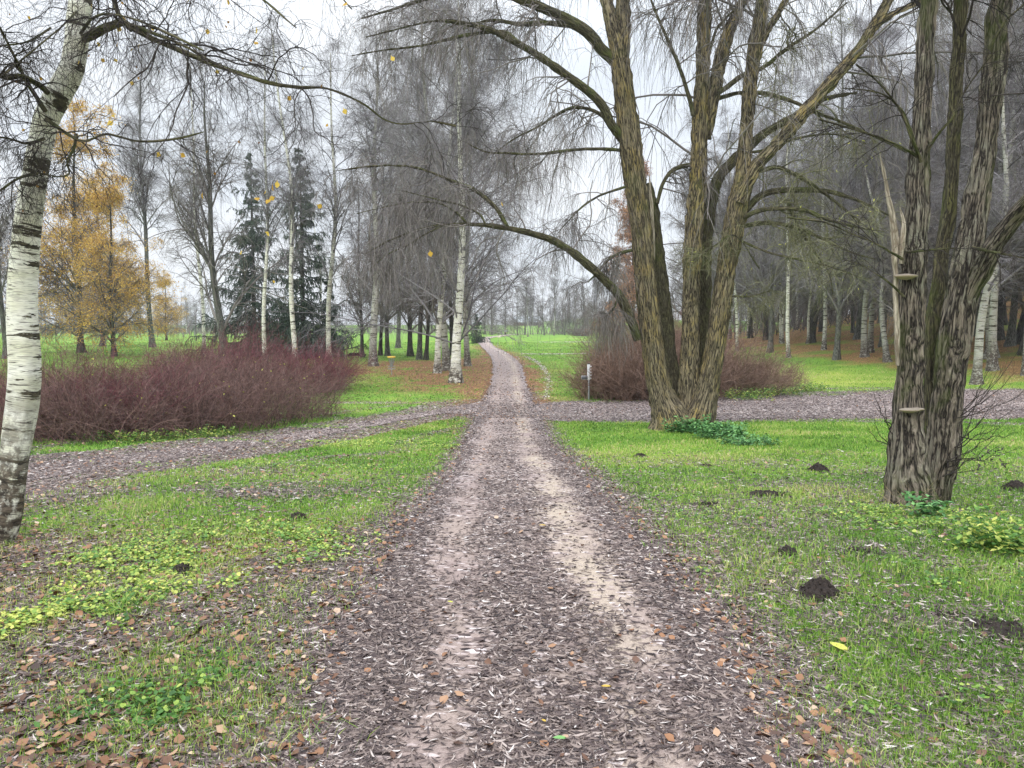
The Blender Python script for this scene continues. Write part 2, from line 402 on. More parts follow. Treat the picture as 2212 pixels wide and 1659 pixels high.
# finer samples near the camera
_cn = catmull(np.c_[eL[:9], eR[:9]], 120)
mLs = np.vstack([_cn[:, :2], mLs[(mLs[:, 1] > _cn[-1, 1])]]); mRs = np.vstack([_cn[:, 2:], mR[::2][(mL[::2][:, 1] > _cn[-1, 1])]])
def blob(x, y, vx, vy, rx, ry):
    p = P(vx, vy)
    return np.exp(-(((x-p[0])/rx)**2 + ((y-p[1])/ry)**2))
def fields(x, y):
    """W: main lateral, D: distances, lit: willow-leaf litter, br: broad brown leaf litter, bare: soil/needle floor, wood: woodland floor, yel: yellowish"""
    W, D = lateral(x, y, mLs, mRs)
    Wl, Dl = lateral(x, y, lL, lR); Wr, Dr = lateral(x, y, rL, rR)
    n1 = vnoise(x*.55, y*.55, 0, 21); n2 = vnoise(x*1.7, y*1.7, 0, 22); n3 = vnoise(x*5, y*5, 0, 23)
    nn = .55*n1 + .3*n2 + .25*n3
    wide = .28 + .55*(1-sstep(4, 9, y))*(x < 0) + .12*(x > 0)
    lit = np.exp(-(np.maximum(D, 0)/wide)**2) * .95 * (1-sstep(60, 110, y))
    lit = np.maximum(lit, np.exp(-(np.maximum(Dl, 0)/.15)**2)*.6)
    lit = np.maximum(lit, np.exp(-(np.maximum(Dr, 0)/.35)**2)*.95)
    lft = (x < 0) * sstep(.1, .6, D)
    lit = np.maximum(lit, lft*(1-sstep(6.5, 10.5, y)) * sstep(-.35, .5, nn) * .55)
    lit = np.maximum(lit, .8*(blob(x, y, 330, 1066, 3.2, .55) + blob(x, y, 80, 1075, 2, .7)) * sstep(-.5, .3, nn+.15))
    lit = lit*(1-.75*np.clip(blob(x, y, 250, 1580, .75, .55)*(x < 0)*sstep(-.5, .2, nn+.1), 0, 1))
    lit = np.maximum(lit, (x > 0)*(1-sstep(3.5, 6, y))*sstep(-.05, .5, nn)*.75)
    lit = np.maximum(lit, (.16+.34*sstep(-.1, .5, nn))*(1-sstep(9, 16, y)))
    br = blob(x, y, 800, 805, 11, 7)*1.0 + blob(x, y, 1010, 790, 4, 14) + blob(x, y, 985, 835, 4, 5) + blob(x, y, 890, 785, 8, 4)
    br = br + np.exp(-(np.maximum(D, 0)/1.2)**2)*sstep(18, 30, y)*(1-sstep(90, 120, y))*.9 + .5*lft*(1-sstep(5.5, 9, y))*sstep(-.2, .5, vnoise(x*.8, y*.8, 3, 9))
    br = br + .25*np.exp(-(np.maximum(Dl, 0)/.8)**2)*(x > -10)
    br = np.clip(br * sstep(-.65, .25, nn+.15), 0, 1)
    s = slope_s(x, y)
    wood = sstep(-2, 3, s + 2.5*n1) * (1-sstep(150, 180, y))
    yel = blob(x, y, 150, 1260, 1.3, .9) + blob(x, y, 560, 1180, 1.2, .9) + .8*blob(x, y, 1780, 820, 6, 8) + .5*sstep(.2, .7, n1)
    return W, D, Dl, Dr, np.clip(lit, 0, 1), br, wood, np.clip(yel, 0, 1)

# ground sheet
def gax(lo, hi, n, k, c=0):
    t = np.linspace(math.asinh((lo-c)/k), math.asinh((hi-c)/k), n); return c + k*np.sinh(t)
gx = gax(-1500, 1500, 430, 4.0); gy = gax(-60, 2400, 520, 4.0, 3.0)
GX, GY = np.meshgrid(gx, gy); X, Y = GX.ravel(), GY.ravel()
Wm, Dm, Dl_, Dr_, lit, br, wood, yel = fields(X, Y)
i = np.arange(len(gx)-1)[None, :]; j = (np.arange(len(gy)-1)*len(gx))[:, None]
F = np.stack([i+j, i+j+1, i+j+1+len(gx), i+j+len(gx)], -1).reshape(-1, 4)
def mk_ground():
    n = NT('lawn_turf'); p = n.pos()
    n1 = n.noise(p, .35, 6, .6); n2 = n.noise(n.map(p, (1, 1, 1)), 3.5, 6, .7); n3 = n.noise(p, 40, 5, .75); n4 = n.noise(n.map(p, (1, .45, 1)), 9, 6, .8)
    g = n.ramp(n.math('ADD', n.math('MULTIPLY', n1, .55), n.math('MULTIPLY', n4, .45)), [(.30, (.075, .15, .018)), (.46, (.14, .30, .028)), (.58, (.20, .40, .038)), (.72, (.31, .48, .07))])
    g = n.mix(n.attr('yel'), g, n.mix(n2, (.28, .40, .05), (.46, .50, .09)))
    g = n.mix(n.fr(n3, .35, .68, .45, 0), g, (.035, .06, .012))
    # leaf speckle
    sc = n.voro(n.map(p, (1, 1, 1)), 17, out='Color'); scf = n.n('ShaderNodeSeparateColor', i_0=sc).outputs[0]
    lc = n.ramp(scf, [(0, (.02, .014, .014)), (.3, (.10, .07, .065)), (.55, (.22, .16, .15)), (.8, (.42, .34, .32)), (1, (.70, .64, .62))])
    bc = n.ramp(scf, [(0, (.05, .022, .015)), (.4, (.17, .08, .04)), (.75, (.30, .15, .06)), (1, (.50, .33, .16))])
    thr = n.n('ShaderNodeSeparateColor', i_0=n.voro(n.map(p, (1, 1, 1), (3, 2, 1)), 14, out='Color')).outputs[1]
    def cover(a, k): # fraction covered grows with the density attribute
        x = n.math('ADD', n.math('ADD', thr, n.math('MULTIPLY', n.math('SUBTRACT', n2, .5), .8)), 0)
        return n.math('GREATER_THAN', n.math('MULTIPLY', a, k), x)
    c = n.mix(cover(n.attr('lit'), 1.25), g, lc)
    c = n.mix(cover(n.attr('br'), 1.05), c, bc)
    wl = n.ramp(scf, [(0, (.07, .035, .018)), (.5, (.25, .13, .055)), (1, (.48, .28, .12))])
    green_patch = n.fr(n.noise(p, .18, 3), .52, .62, .95, .35)
    c = n.mix(n.math('MULTIPLY', n.attr('wood'), green_patch), c, wl)
    n.bump(n.math('ADD', n3, n.math('MULTIPLY', n4, 1.5)), .6, .05)
    n.b.inputs['Roughness'].default_value = .9
    return n.col(c)
M['ground'] = mk_ground()
G0 = mesh_obj('ground', np.c_[X, Y, H(X, Y)], F, None, M['ground'], attrs={'lit': lit, 'br': br, 'wood': wood, 'yel': yel})
tag(G0, 'green autumn park lawn scattered with fallen leaves', 'ground', kind='structure')
print('ground', time.time()-T0)

def mk_path(name, cover0, sand):
    n = NT(name); p = n.pos(); w = n.attr('w')
    n1 = n.noise(p, 1.1, 5, .6); n2 = n.noise(p, 6, 5, .7); n3 = n.noise(p, 130, 4, .7)
    w = n.math('ADD', w, n.math('MULTIPLY', n.math('SUBTRACT', n1, .5), .5)); aw = n.math('ABSOLUTE', n.math('SUBTRACT', w, .47)); track = n.fr(aw, .02, .36, 1, 0)
    aw2 = n.math('ABSOLUTE', n.math('ADD', w, .52)); track2 = n.fr(aw2, .05, .28, .75, 0)
    tr = n.math('MAXIMUM', track, track2)
    base = n.ramp(n3, [(.3, tuple(x*.62 for x in sand)), (.5, sand), (.72, tuple(min(1, x*1.5) for x in sand))])
    mud = n.mix(n.fr(n3, .3, .7), (.21, .155, .14), (.38, .30, .275))
    c = n.mix(n.math('MULTIPLY', n.math('ADD', track, .25), n.fr(n1, .38, .6)), mud, base)
    v = n.voro(n.map(p, (1.0, 2.2, 1)), 20, out='Color'); sp = n.n('ShaderNodeSeparateColor', i_0=v)
    lc = n.ramp(sp.outputs[0], [(0, (.03, .022, .022)), (.3, (.11, .08, .075)), (.55, (.26, .20, .185)), (.8, (.46, .38, .36)), (1, (.68, .61, .60))])
    thr = n.math('ADD', sp.outputs[1], n.math('MULTIPLY', n.math('SUBTRACT', n2, .5), .9))
    cov = n.math('SUBTRACT', cover0, n.math('MULTIPLY', tr, .42))
    edge = n.fr(n.math('ABSOLUTE', w), .72, .92, 0, .45)
    c = n.mix(n.math('GREATER_THAN', n.math('ADD', cov, edge), thr), c, lc)
    n.bump(n.math('ADD', n3, n2), .5, .015)
    n.b.inputs['Roughness'].default_value = .8
    return n.col(c)
M['path'] = mk_path('leafy_gravel', .52, (.42, .345, .275))
M['path_side'] = mk_path('leaf_covered_gravel', .8, (.56, .48, .44))
def ribbon_obj(name, L, R, lift, mat, label, nl=22, jag=.10):
    t = np.linspace(0, 1, nl)
    c = L[:, None]*(1-t)[None, :, None] + R[:, None]*t[None, :, None]
    s = np.r_[0, np.cumsum(np.linalg.norm(np.diff(L, axis=0), axis=1))]
    d = norm(R-L)
    jl = jag*(vnoise(s*2.2, 0, 0, 31) + .5*vnoise(s*7, 0, 0, 32)); jr = jag*(vnoise(s*2.2, 5, 0, 33) + .5*vnoise(s*7, 3, 0, 32))
    c[:, 0] -= d*(.06+jl)[:, None]; c[:, -1] += d*(.06+jr)[:, None]
    x, y = c[..., 0].ravel(), c[..., 1].ravel()
    z = H(x, y) + lift*np.clip(.35 + np.hypot(x, y)/18, 1, 6)
    n = len(L); a = (np.arange(n-1)*nl)[:, None] + np.arange(nl-1)[None, :]
    F = np.stack([a, a+1, a+1+nl, a+nl], -1).reshape(-1, 4)
    o = mesh_obj(name, np.c_[x, y, z], F, None, mat, attrs={'w': np.tile(np.linspace(-1, 1, nl), n)})
    return tag(o, label, 'path', kind='structure')
full = catmull(np.c_[eL, eR], 40)
nearc = catmull(np.c_[eL[:9], eR[:9]], 500); farc = catmull(np.c_[eL, eR], 900); farc = farc[farc[:, 1] > nearc[-1, 1]]
mm = np.vstack([nearc, farc])
lo = catmull(np.c_[lL, lR], 500); ro = catmull(np.c_[rL, rR], 500)
ribbon_obj('side_path', lo[:, :2], lo[:, 2:], .010, M['path_side'], 'thin gravel path branching off past the purple dogwood thicket', jag=.09)
ribbon_obj('side_path', ro[:, :2], ro[:, 2:], .010, M['path_side'], 'leaf covered path crossing behind the three stemmed willow', jag=.18)
ribbon_obj('path', mm[:, :2], mm[:, 2:], .016, M['path'], 'main gravel footpath strewn with willow leaves')

# ------------------------------------------------------------------ scattered grass, leaves and herbs (real small faces, sparser and larger with distance)
def scatter(N, d0, d1, u0=-.80, u1=.82):
    u = rng.uniform(u0, u1, N); d = np.exp(rng.uniform(math.log(d0), math.log(d1), N))
    return u*d, d, d
def blades(N, d0, d1, w0, h0, name, label, mat, dens):
    x, y, d = scatter(N, d0, d1)
    W, D, Dl, Dr, lit, br, wood, yel = fields(x, y)
    k = rng.random(N) < dens(x, y, D, Dl, Dr, lit, br, wood)
    x, y, d, lit, yel, D = x[k], y[k], d[k], lit[k], yel[k], D[k]
    n = len(x); z = H(x, y)
    tuft = .7 + .6*(vnoise(x*2.3, y*2.3, 0, 41)*.5+.5) + .5*np.clip(vnoise(x*.9, y*.9, 0, 43), 0, 1)
    h = h0*tuft*rng.uniform(.5, 1.4, n)*np.clip((d/14)**.35, 1, 1.6); w = w0*(np.maximum(d, 3)/3.5)**.85*rng.uniform(.6, 1.4, n)
    a = rng.uniform(0, 2*PI, n); lean = np.abs(rng.normal(0, .6, n)); b = rng.uniform(0, 2*PI, n)
    wx, wy = np.cos(a)*w, np.sin(a)*w; lx, ly = np.cos(b)*h*lean, np.sin(b)*h*lean
    base = np.stack([x, y, z-.01], 1); W_ = np.stack([wx, wy, 0*wx], 1)
    m1 = base + np.stack([lx*.35, ly*.35, h*.6], 1); tip = base + np.stack([lx, ly, h*np.clip(1-.35*lean, .2, 1)], 1)
    V = np.stack([base-W_, base+W_, m1+W_*.75, m1-W_*.75, tip], 1)
    i = (np.arange(n)*5)[:, None]
    F4 = i + np.array([0, 1, 2, 3]); F3 = i + np.array([3, 2, 4])
    col = np.clip(.47 + .22*vnoise(x*.8, y*.8, 0, 44) + .15*vnoise(x*.2, y*.2, 0, 45) + .22*rng.normal(size=n) + .3*yel, 0, 1)
    o = mesh_obj(name, V.reshape(-1, 3), F4, F3, mat, attrs={'rnd': np.repeat(col, 5)}, smooth=False)
    return tag(o, label, 'grass', kind='stuff')
def gd(x, y, D, Dl, Dr, lit, br, wood):
    a = np.clip(1 - np.where((x < 0) & (D > .4), .6, .9)*lit, 0.02, 1) * np.clip(1-.7*br, .1, 1) * sstep(-.05, .12, D+.08*vnoise(x*6, y*6, 0, 3)) * sstep(-.15, .1, Dl) * sstep(-.2, .1, Dr) * (1-.85*wood)
    return a
blades(520000, 2.2, 26, .0021, .055, 'grass', 'short green lawn grass along the footpath', M['grass'], gd)
blades(260000, 20, 120, .0021, .042, 'distant_grass', 'bright green meadow grass beyond the crossing paths', M['grass'], gd)
print('grass', time.time()-T0)
def leafquads(x, y, z, length, width, rnd, tilt=.35, fold=.25, lift=.004):
    n = len(x); a = rng.uniform(0, 2*PI, n)
    e1 = np.stack([np.cos(a), np.sin(a), rng.normal(0, tilt, n)], 1); e1 = norm(e1)
    up = norm(np.stack([rng.normal(0, tilt, n), rng.normal(0, tilt, n), np.ones(n)], 1))
    e2 = norm(np.cross(up, e1)); nn = np.cross(e1, e2)
    c = np.stack([x, y, z + lift + np.abs(e1[:, 2])*length*.5], 1)
    L = (e1*length[:, None])/2; Wd = e2*width[:, None]/2; Fd = nn*(width*fold)[:, None]
    curl = nn*(length*rng.uniform(-.12, .2, n))[:, None]
    V = np.stack([c-L+curl, c-L*.15-Wd+Fd, c-L*.15, c-L*.15+Wd+Fd, c+L+curl], 1)
    V = np.stack([c-L+curl, c-L*.25-Wd+Fd, c+L*.4-Wd*.75+Fd, c+L+curl, c+L*.4+Wd*.75+Fd, c-L*.25+Wd+Fd], 1)
    i = (np.arange(n)*6)[:, None]
    F = np.concatenate([i+np.array([0, 1, 2, 3]), i+np.array([0, 3, 4, 5])])
    return V.reshape(-1, 3), F, np.repeat(rnd, 6)
# narrow willow leaves
x, y, d = scatter(1150000, 2.2, 42)
W, D, Dl, Dr, lt, br_, wd, yl = fields(x, y)
ins = D < .02
pn = vnoise(x*.9, y*.6, 0, 51)*.5 + vnoise(x*3.3, y*2.3, 0, 52)*.4; W = W + .12*vnoise(x*.5, y*.5, 0, 53) + .1*vnoise(x*2.1, y*1.5, 0, 54)
trk = np.maximum(1-sstep(.10, .30, np.abs(W-.47)), .85*(1-sstep(.06, .26, np.abs(W+.52))))
pr = np.where(ins, np.clip(.44 + .45*pn - .34*trk + .5*sstep(.72, 1, np.abs(W)), .05, 1), lt*.9)
pr = np.maximum(pr, (Dr < 0)*.9); pr = np.maximum(pr, (Dl < 0)*(.55+.4*pn))
k = rng.random(len(x)) < pr
x, y, d = x[k], y[k], d[k]
Lw = rng.uniform(.022, .062, len(x))*np.clip((d/7)**.45, 1, 1.9); Ww = Lw*rng.uniform(.11, .19, len(x))*np.clip((d/7)**.35, 1, 1.8)
rn = np.clip(rng.beta(1.5, 2.3, len(x)), 0, 1)
V, F, R_ = leafquads(x, y, H(x, y) + .016*np.clip(.35+d/18, 1, 6)*(1) , Lw, Ww, rn, .12, .2)
tag(mesh_obj('fallen_willow_leaves', V, F, None, M['litter'], attrs={'rnd': R_}, smooth=False), 'carpet of narrow brown and silver willow leaves on the paths', 'fallen leaves', kind='stuff')
# broad leaves
x, y, d = scatter(150000, 2.2, 70)
W, D, Dl, Dr, lt, br_, wd, yl = fields(x, y)
pr = np.clip(br_*.75 + .12*(D > 0)*(y < 20)*(.6+lt) + .02*(D < 0) + .25*(np.abs(W) > .9)*(np.abs(W) < 1.3) + .25*(Dr < 0), 0, 1)
pr = pr*np.where((x > 0) & (y < 20) & (D > .3), .35, 1)
k = (rng.random(len(x)) < pr*.62)
x, y, d = x[k], y[k], d[k]
Lw = rng.uniform(.022, .055, len(x))*np.clip((d/7)**.4, 1, 2.2); Ww = Lw*rng.uniform(.6, .95, len(x))
rn = np.clip(rng.beta(1.7, 1.9, len(x)), 0, 1)*np.where(rng.random(len(x)) < .985, .93, 1.07)
V, F, R_ = leafquads(x, y, H(x, y) + .012*np.clip(.35+d/18, 1, 6), Lw, Ww, np.clip(rn, 0, 1), .3, .15, .01)
tag(mesh_obj('fallen_broad_leaves', V, F, None, M['broad'], attrs={'rnd': R_}, smooth=False), 'brown and orange birch and poplar leaves lying in the turf', 'fallen leaves', kind='stuff')
# low herbs: rosettes of round and toothed leaves held a little above the ground
def herbs(name, label, spots, mat, size, hh):
    xs, ys, cc = [], [], []
    for vx, vy, rx, ry, n, cb in spots:
        p = P(vx, vy); r = np.sqrt(rng.random(n)); a = rng.uniform(0, 2*PI, n)
        xx = p[0] + rx*r*np.cos(a)*rng.uniform(.5, 1.1, n); yy = p[1] + ry*r*np.sin(a)*rng.uniform(.5, 1.1, n)
        kk = vnoise(xx*2.5, yy*2.5, 0, 61) + .7*vnoise(xx*7, yy*7, 0, 62) > -.05 + .3*(r > .8)
        xs.append(xx[kk]); ys.append(yy[kk]); cc.append(np.full(kk.sum(), cb))
    x, y, cb = map(np.concatenate, (xs, ys, cc)); 
    W, D = lateral(x, y, mLs, mRs); k = D > .15; x, y, cb = x[k], y[k], cb[k]
    m = 5; x = np.repeat(x, m) + rng.normal(0, size*.9, len(x)*m); y = np.repeat(y, m) + rng.normal(0, size*.9, len(y)*m); cb = np.repeat(cb, m)
    n = len(x); Lw = size*rng.uniform(.5, 1.3, n)*np.clip((y/8)**.4, 1, 2); z = H(x, y) + hh*rng.random(n)*(.5+.5*vnoise(x*3, y*3, 0, 63))
    V, F, R_ = leafquads(x, y, z, Lw, Lw*rng.uniform(.6, .95, n), np.clip(cb + .24*rng.normal(size=n), 0, 1), .35, .12, .005)
    return tag(mesh_obj(name, V, F, None, mat, attrs={'rnd': R_}, smooth=False), label, 'ground cover', kind='stuff')
herbs('ground_cover', 'low yellow green herbs spreading through grass and litter', [
    (140, 1260, 1.3, .9, 2000, .72), (40, 1380, .8, .5, 900, .8), (480, 1190, 1.5, 1.0, 1800, .6), (300, 1330, .8, .5, 300, .35), (560, 1480, .5, .4, 500, .25), (330, 1560, .5, .3, 400, .22),
    (1450, 1250, .4, .5, 60, .5), (2150, 1240, 1.1, 1.0, 2000, .42), (2080, 1130, 1.2, 1.0, 1300, .5), (1900, 1110, 1.0, .7, 500, .5), (2120, 1170, .5, .4, 400, .75), (1700, 1130, 1.8, .9, 500, .45),
    (850, 960, 3.2, 1.4, 1800, .62), (640, 1010, 3, .6, 600, .5), (1700, 1440, .8, .5, 150, .35), (2050, 1500, .9, .6, 200, .4),
    (1650, 852, 6, 1.6, 1600, .5), (300, 955, 3.5, .7, 700, .5), (700, 925, 3, .5, 500, .5), (1300, 868, 3, .8, 300, .5), (1850, 845, 6, 2.5, 900, .6)],
    M['herb'], .028, .08)
print('scatter', time.time()-T0)

# ------------------------------------------------------------------ trees
def crown(G, P1, R1, spec, thin):
    """grow further orders of branches; spec: list of dicts; the last one as ribbons"""
    Pl, R = P1, R1
    for i, s in enumerate(spec):
        s = dict(s); rb = s.pop('rib', False)
        Pl2, R2 = children(Pl, R, **s)
        if rb: ribbons(G, Pl2, R2)
        else: tubes(G, Pl2, R2, 3 if R2[:, 0].max() < .03 else 5)
        Pl, R = Pl2, R2
    return Pl, R
def trunk_line(h, r0, wob, K=26, bend=(0, 0), rtop=.02, flare=.8):
    t = np.linspace(0, 1, K)**1.15
    z = t*h - .25
    ph = rng.uniform(0, 6, 4)
    x = wob*(np.sin(t*4+ph[0])-math.sin(ph[0]) + .4*(np.sin(t*11+ph[1])-math.sin(ph[1]))) + bend[0]*t**1.6*h
    y = wob*(np.sin(t*4+ph[2])-math.sin(ph[2]) + .4*(np.sin(t*11+ph[3])-math.sin(ph[3]))) + bend[1]*t**1.6*h
    r = r0*(1-t)**.85 + rtop; r = r*(1 + flare*np.exp(-np.maximum(z, 0)/(2.2*r0)))
    return np.stack([x, y, z], 1), r
def trunk_mesh(name, lines, S, mat, parent, amp=.04):
    G = Geo()
    for Pl, r in lines:
        K = len(Pl)
        tubes(G, Pl[None], r[None], S, rnd=np.array([rng.random()]))
        V = G.V[-1].reshape(K, S, 3); th = np.arange(S)/S*2*PI
        c = Pl[:, None]; L = np.r_[0, np.cumsum(np.linalg.norm(np.diff(Pl, axis=0), axis=1))]
        nz = vnoise(np.cos(th)[None]*1.4+0*L[:, None], np.sin(th)[None]*1.4, L[:, None]*1.1/max(r[0], .05)*.3, 71)
        flut = vnoise(np.cos(th)[None]*2.2, np.sin(th)[None]*2.2, 0*L[:, None], 72)*np.exp(-L/(5*r[0]))[:, None]
        V = c + (V-c)*(1 + amp*nz*2 + .28*flut)[..., None]
        G.V[-1] = V.reshape(-1, 3)
    return G.obj(name, mat, parent)
def bare_tree(name, label, cat, h, r0, bark, twig, spec, wob=.15, bend=(0, 0), l1=None, S=10, leaves=None, loc=(0, 0, 0), extra=None, group=None):
    root = empty(name, loc, label, cat, group)
    tl, tr = trunk_line(h, r0, wob, bend=bend)
    lines = [(tl, tr)] + (extra or [])
    trunk_mesh('trunk', lines, S, bark, root)
    G = Geo()
    for (a, b) in lines:
        Pl, R = children(a[None], b[None], **l1)
        tubes(G, Pl, R, 5)
        last = crown(G, Pl, R, spec, None)
    G.obj('crown', twig, root)
    if leaves:
        m, n, size = leaves
        k = rng.integers(0, len(last[0]), n); kk = rng.integers(0, last[0].shape[1], n)
        p = last[0][k, kk] + rng.normal(0, .06, (n, 3))
        V, F, R_ = leafquads(p[:, 0], p[:, 1], p[:, 2], rng.uniform(.6, 1.3, n)*size, rng.uniform(.5, 1., n)*size, rng.random(n), 1.2, .1, 0)
        mesh_obj('leaves', V, F, None, m, root, {'rnd': R_}, smooth=False)
    return root
def bspec(n2=9, n3=9, n4=5, dr=1., rad=.0055):
    return [dict(n=n2, t0=.15, t1=1, ang=.6, length=.5, K=6, rr=.6, rend=.009, droop=.6*dr, wig=.20, up=.15),
            dict(n=n3, t0=.1, t1=1, ang=.7, length=lambda L, t: .3+.5*L*(1-.4*t), K=6, rr=.6, rend=rad, droop=1.3*dr, wig=.2),
            dict(n=n4, t0=.1, t1=1, ang=.6, length=lambda L, t: .22+.5*L, K=4, rr=.6, rend=rad*.75, droop=1.5*dr, wig=.2, rib=True)]
def bl1(h, n=44, t0=.2, ln=.26, ang=.8, up=.35, droop=.5):
    return dict(n=n, t0=t0, t1=.98, ang=ang, length=lambda L, t: h*ln*(1.05-.8*t)+.5, K=9, rr=.42, rend=.012, droop=droop, wig=.10, up=up, taper=.8)
protos = {}
PB = [('tall_a', 25, .19, 48, .22, .22, 'birch_dim'), ('tall_b', 23, .17, 42, .18, .26, 'birch_dim'), ('tall_c', 26, .21, 50, .26, .22, 'birch_dim'), ('slim', 21, .12, 30, .30, .20, 'birch_far')]
for nm, h, r0, n1, t0, ln, bk in PB:
    protos[nm] = bare_tree('birch_tree', '', 'tree', h, r0, M[bk], M['twig_birch'], bspec(8, 8, 5, .45, .004) if nm != 'slim' else bspec(7, 7, 5, .5, .004), l1=bl1(h, n1, t0, ln, up=.8, droop=.3), wob=.22)
protos['wide'] = bare_tree('grey_tree', '', 'tree', 19, .26, M['grey_bark'], M['twig'], bspec(8, 7, 5, .45, .005), l1=bl1(19, 22, .12, .42, .75, .5, .1), wob=.25)
protos['dark'] = bare_tree('dark_tree', '', 'tree', 22, .22, M['dark_bark'], M['twig'], bspec(7, 7, 4, .6, .005), l1=bl1(22, 40, .15, .26, .8, .3, .3), wob=.25)
print('protos', time.time()-T0)
used = set()
def put(key, vx, vy, label, sc=1., rz=None, lean=(0, 0), group=None, wsc=None, pos=None, cat=None, nm=None, bark=None):
    p = P(vx, vy) if pos is None else pos
    rz = rng.uniform(0, 6.28) if rz is None else rz
    s = (sc*(wsc or 1), sc*(wsc or 1), sc)
    r = protos[key]
    if key not in used:
        used.add(key); o = r; o.location = tuple(map(float, p)); o.rotation_euler = (lean[1], lean[0], rz); o.scale = s; o['label'] = label
        if group: o['group'] = group
    else:
        o = copy_tree(r, p, rz, s, label, group, lean[1], lean[0])
    if bark:
        for ch in o.children:
            if ch.name.startswith('trunk'):
                ch.data = bark_copy(ch.data, bark)
    return o
_bc = {}
def bark_copy(me, bark):
    k = (me.name, bark)
    if k not in _bc:
        m2 = me.copy(); m2.materials.clear(); m2.materials.append(M[bark]); _bc[k] = m2; _bc[(m2.name, bark)] = m2
    return _bc[k]
# the clump of tall birches left of the path
G1 = 'tall bare trees left of the footpath'
put('tall_a', 806, 791, 'thick grey lichen covered trunk standing behind the disc golf basket', 1.05, wsc=1.35, bark='birch_far')
put('dark', 783, 772, 'thin trunk leaning away beside the thick grey tree at the black log', .85, lean=(-.13, 0), wsc=.8)
put('dark', 822, 768, 'slim dark trunk just right of the thick grey tree', .95, wsc=.8, lean=(.02, 0))
put('tall_b', 838, 769, 'straight grey trunk directly beyond the yellow topped basket', 1.05, bark='grey_bark')
put('dark', 886, 770, 'dark trunk of the trio in front of the bright field, leftmost one', 1.0)
put('tall_c', 905, 777, 'dark grey trunk in the middle of the trio before the field', 1.0, lean=(-.03, 0), bark='grey_bark')
put('dark', 920, 778, 'dark trunk leaning right out of the trio before the field', .9, lean=(.12, 0), wsc=.8)
put('tall_b', 945, 806, 'pale birch leaning slightly left behind the white birch nearest the path', 1.0, lean=(-.035, 0), wsc=1.1, bark='birch')
put('tall_c', 966, 801, 'broad grey trunk right behind the white birch nearest the path', 1.0, lean=(.05, 0), wsc=1.15, bark='birch_far')
put('tall_a', 1010, 791, 'straight grey trunk standing beside the bend of the path', 1.0, wsc=1.05, bark='birch_far')
put('dark', 977, 768, 'dark slender trunk seen between the grey birches by the path', .9)
put('tall_c', 860, 752, 'tall faint birch at the edge of the bright field', 1.1)
# white birch nearest the path
hb = P(985, 827)
t = bare_tree('white_birch', 'white birch with wide spreading low branches nearest the path bend', 'tree', 22, .25, M['birch'], M['twig_birch'], bspec(11, 9, 5, .6), l1=dict(bl1(22, 60, .11, .36, .95, .3, .25), rr=.22, rmax=.05), loc=hb, wob=.2, S=20)
# birches behind the purple thicket
put('slim', 574, 792, 'slender white birch in front of the first spruce', 1.15, wsc=1.1, bark='birch')
w = put('slim', 640, 795, 'leaning white birch between the two spruces', 1.2, lean=(-.08, 0), wsc=1.2, bark='birch')
put('slim', 700, 740, 'thin white birch crossing behind the leaning one', 1.05, lean=(-.12, 0), wsc=1.0, bark='birch')
put('slim', 712, 784, 'upright pale birch right of the second spruce', 1.2, wsc=1.3, bark='birch')
put('wide', 484, 786, 'grey tree with long rising limbs behind the purple thicket', 1.25, rz=1., wsc=.9)
put('slim', 440, 765, 'slim bare birch half hidden left of the long limbed grey tree', 1.4, wsc=1.)
put('tall_c', 330, 750, 'faint bare birch between the amber birches and the grey tree', 1.35)
put('wide', 15, 775, 'grey tree behind the big leaning birch at the edge of the lawn', .95, rz=2.4)
put('tall_a', -60, 770, 'bare birch at the far edge behind the leaning birch', .9)
put('slim', 403, 722, 'tiny far white birch stem standing alone in the field', .8, bark='birch')
# amber birches
yb = [(176, 762, 1.2, 'amber leaved birch, the leftmost of the three in the field'), (222, 748, 1.0, 'amber leaved birch in the middle of the three in the field'), (247, 770, .82, 'dark stemmed amber birch, rightmost of the three in the field')]
ybr = bare_tree('amber_birch', yb[0][3], 'tree', 21, .20, M['dark_bark'], M['twig'], bspec(8, 7, 4, .8, .004), l1=bl1(21, 54, .10, .27, .8, .45, .5), loc=P(yb[0][0], yb[0][1]), leaves=(M['orange'], 30000, .11))
ybr.scale = (1.35, 1.35, 1.2)
ybr['group'] = 'amber birches in the field'
for vx, vy, s, lb in yb[1:]:
    copy_tree(ybr, P(vx, vy), rng.uniform(1, 5), (s*1.25, s*1.25, s), lb, 'amber birches in the field')
copy_tree(ybr, P(360, 735), 2.2, (.75, .75, .55), 'small amber tree fading behind the long limbed grey tree', 'amber birches in the field')
print('birches', time.time()-T0)

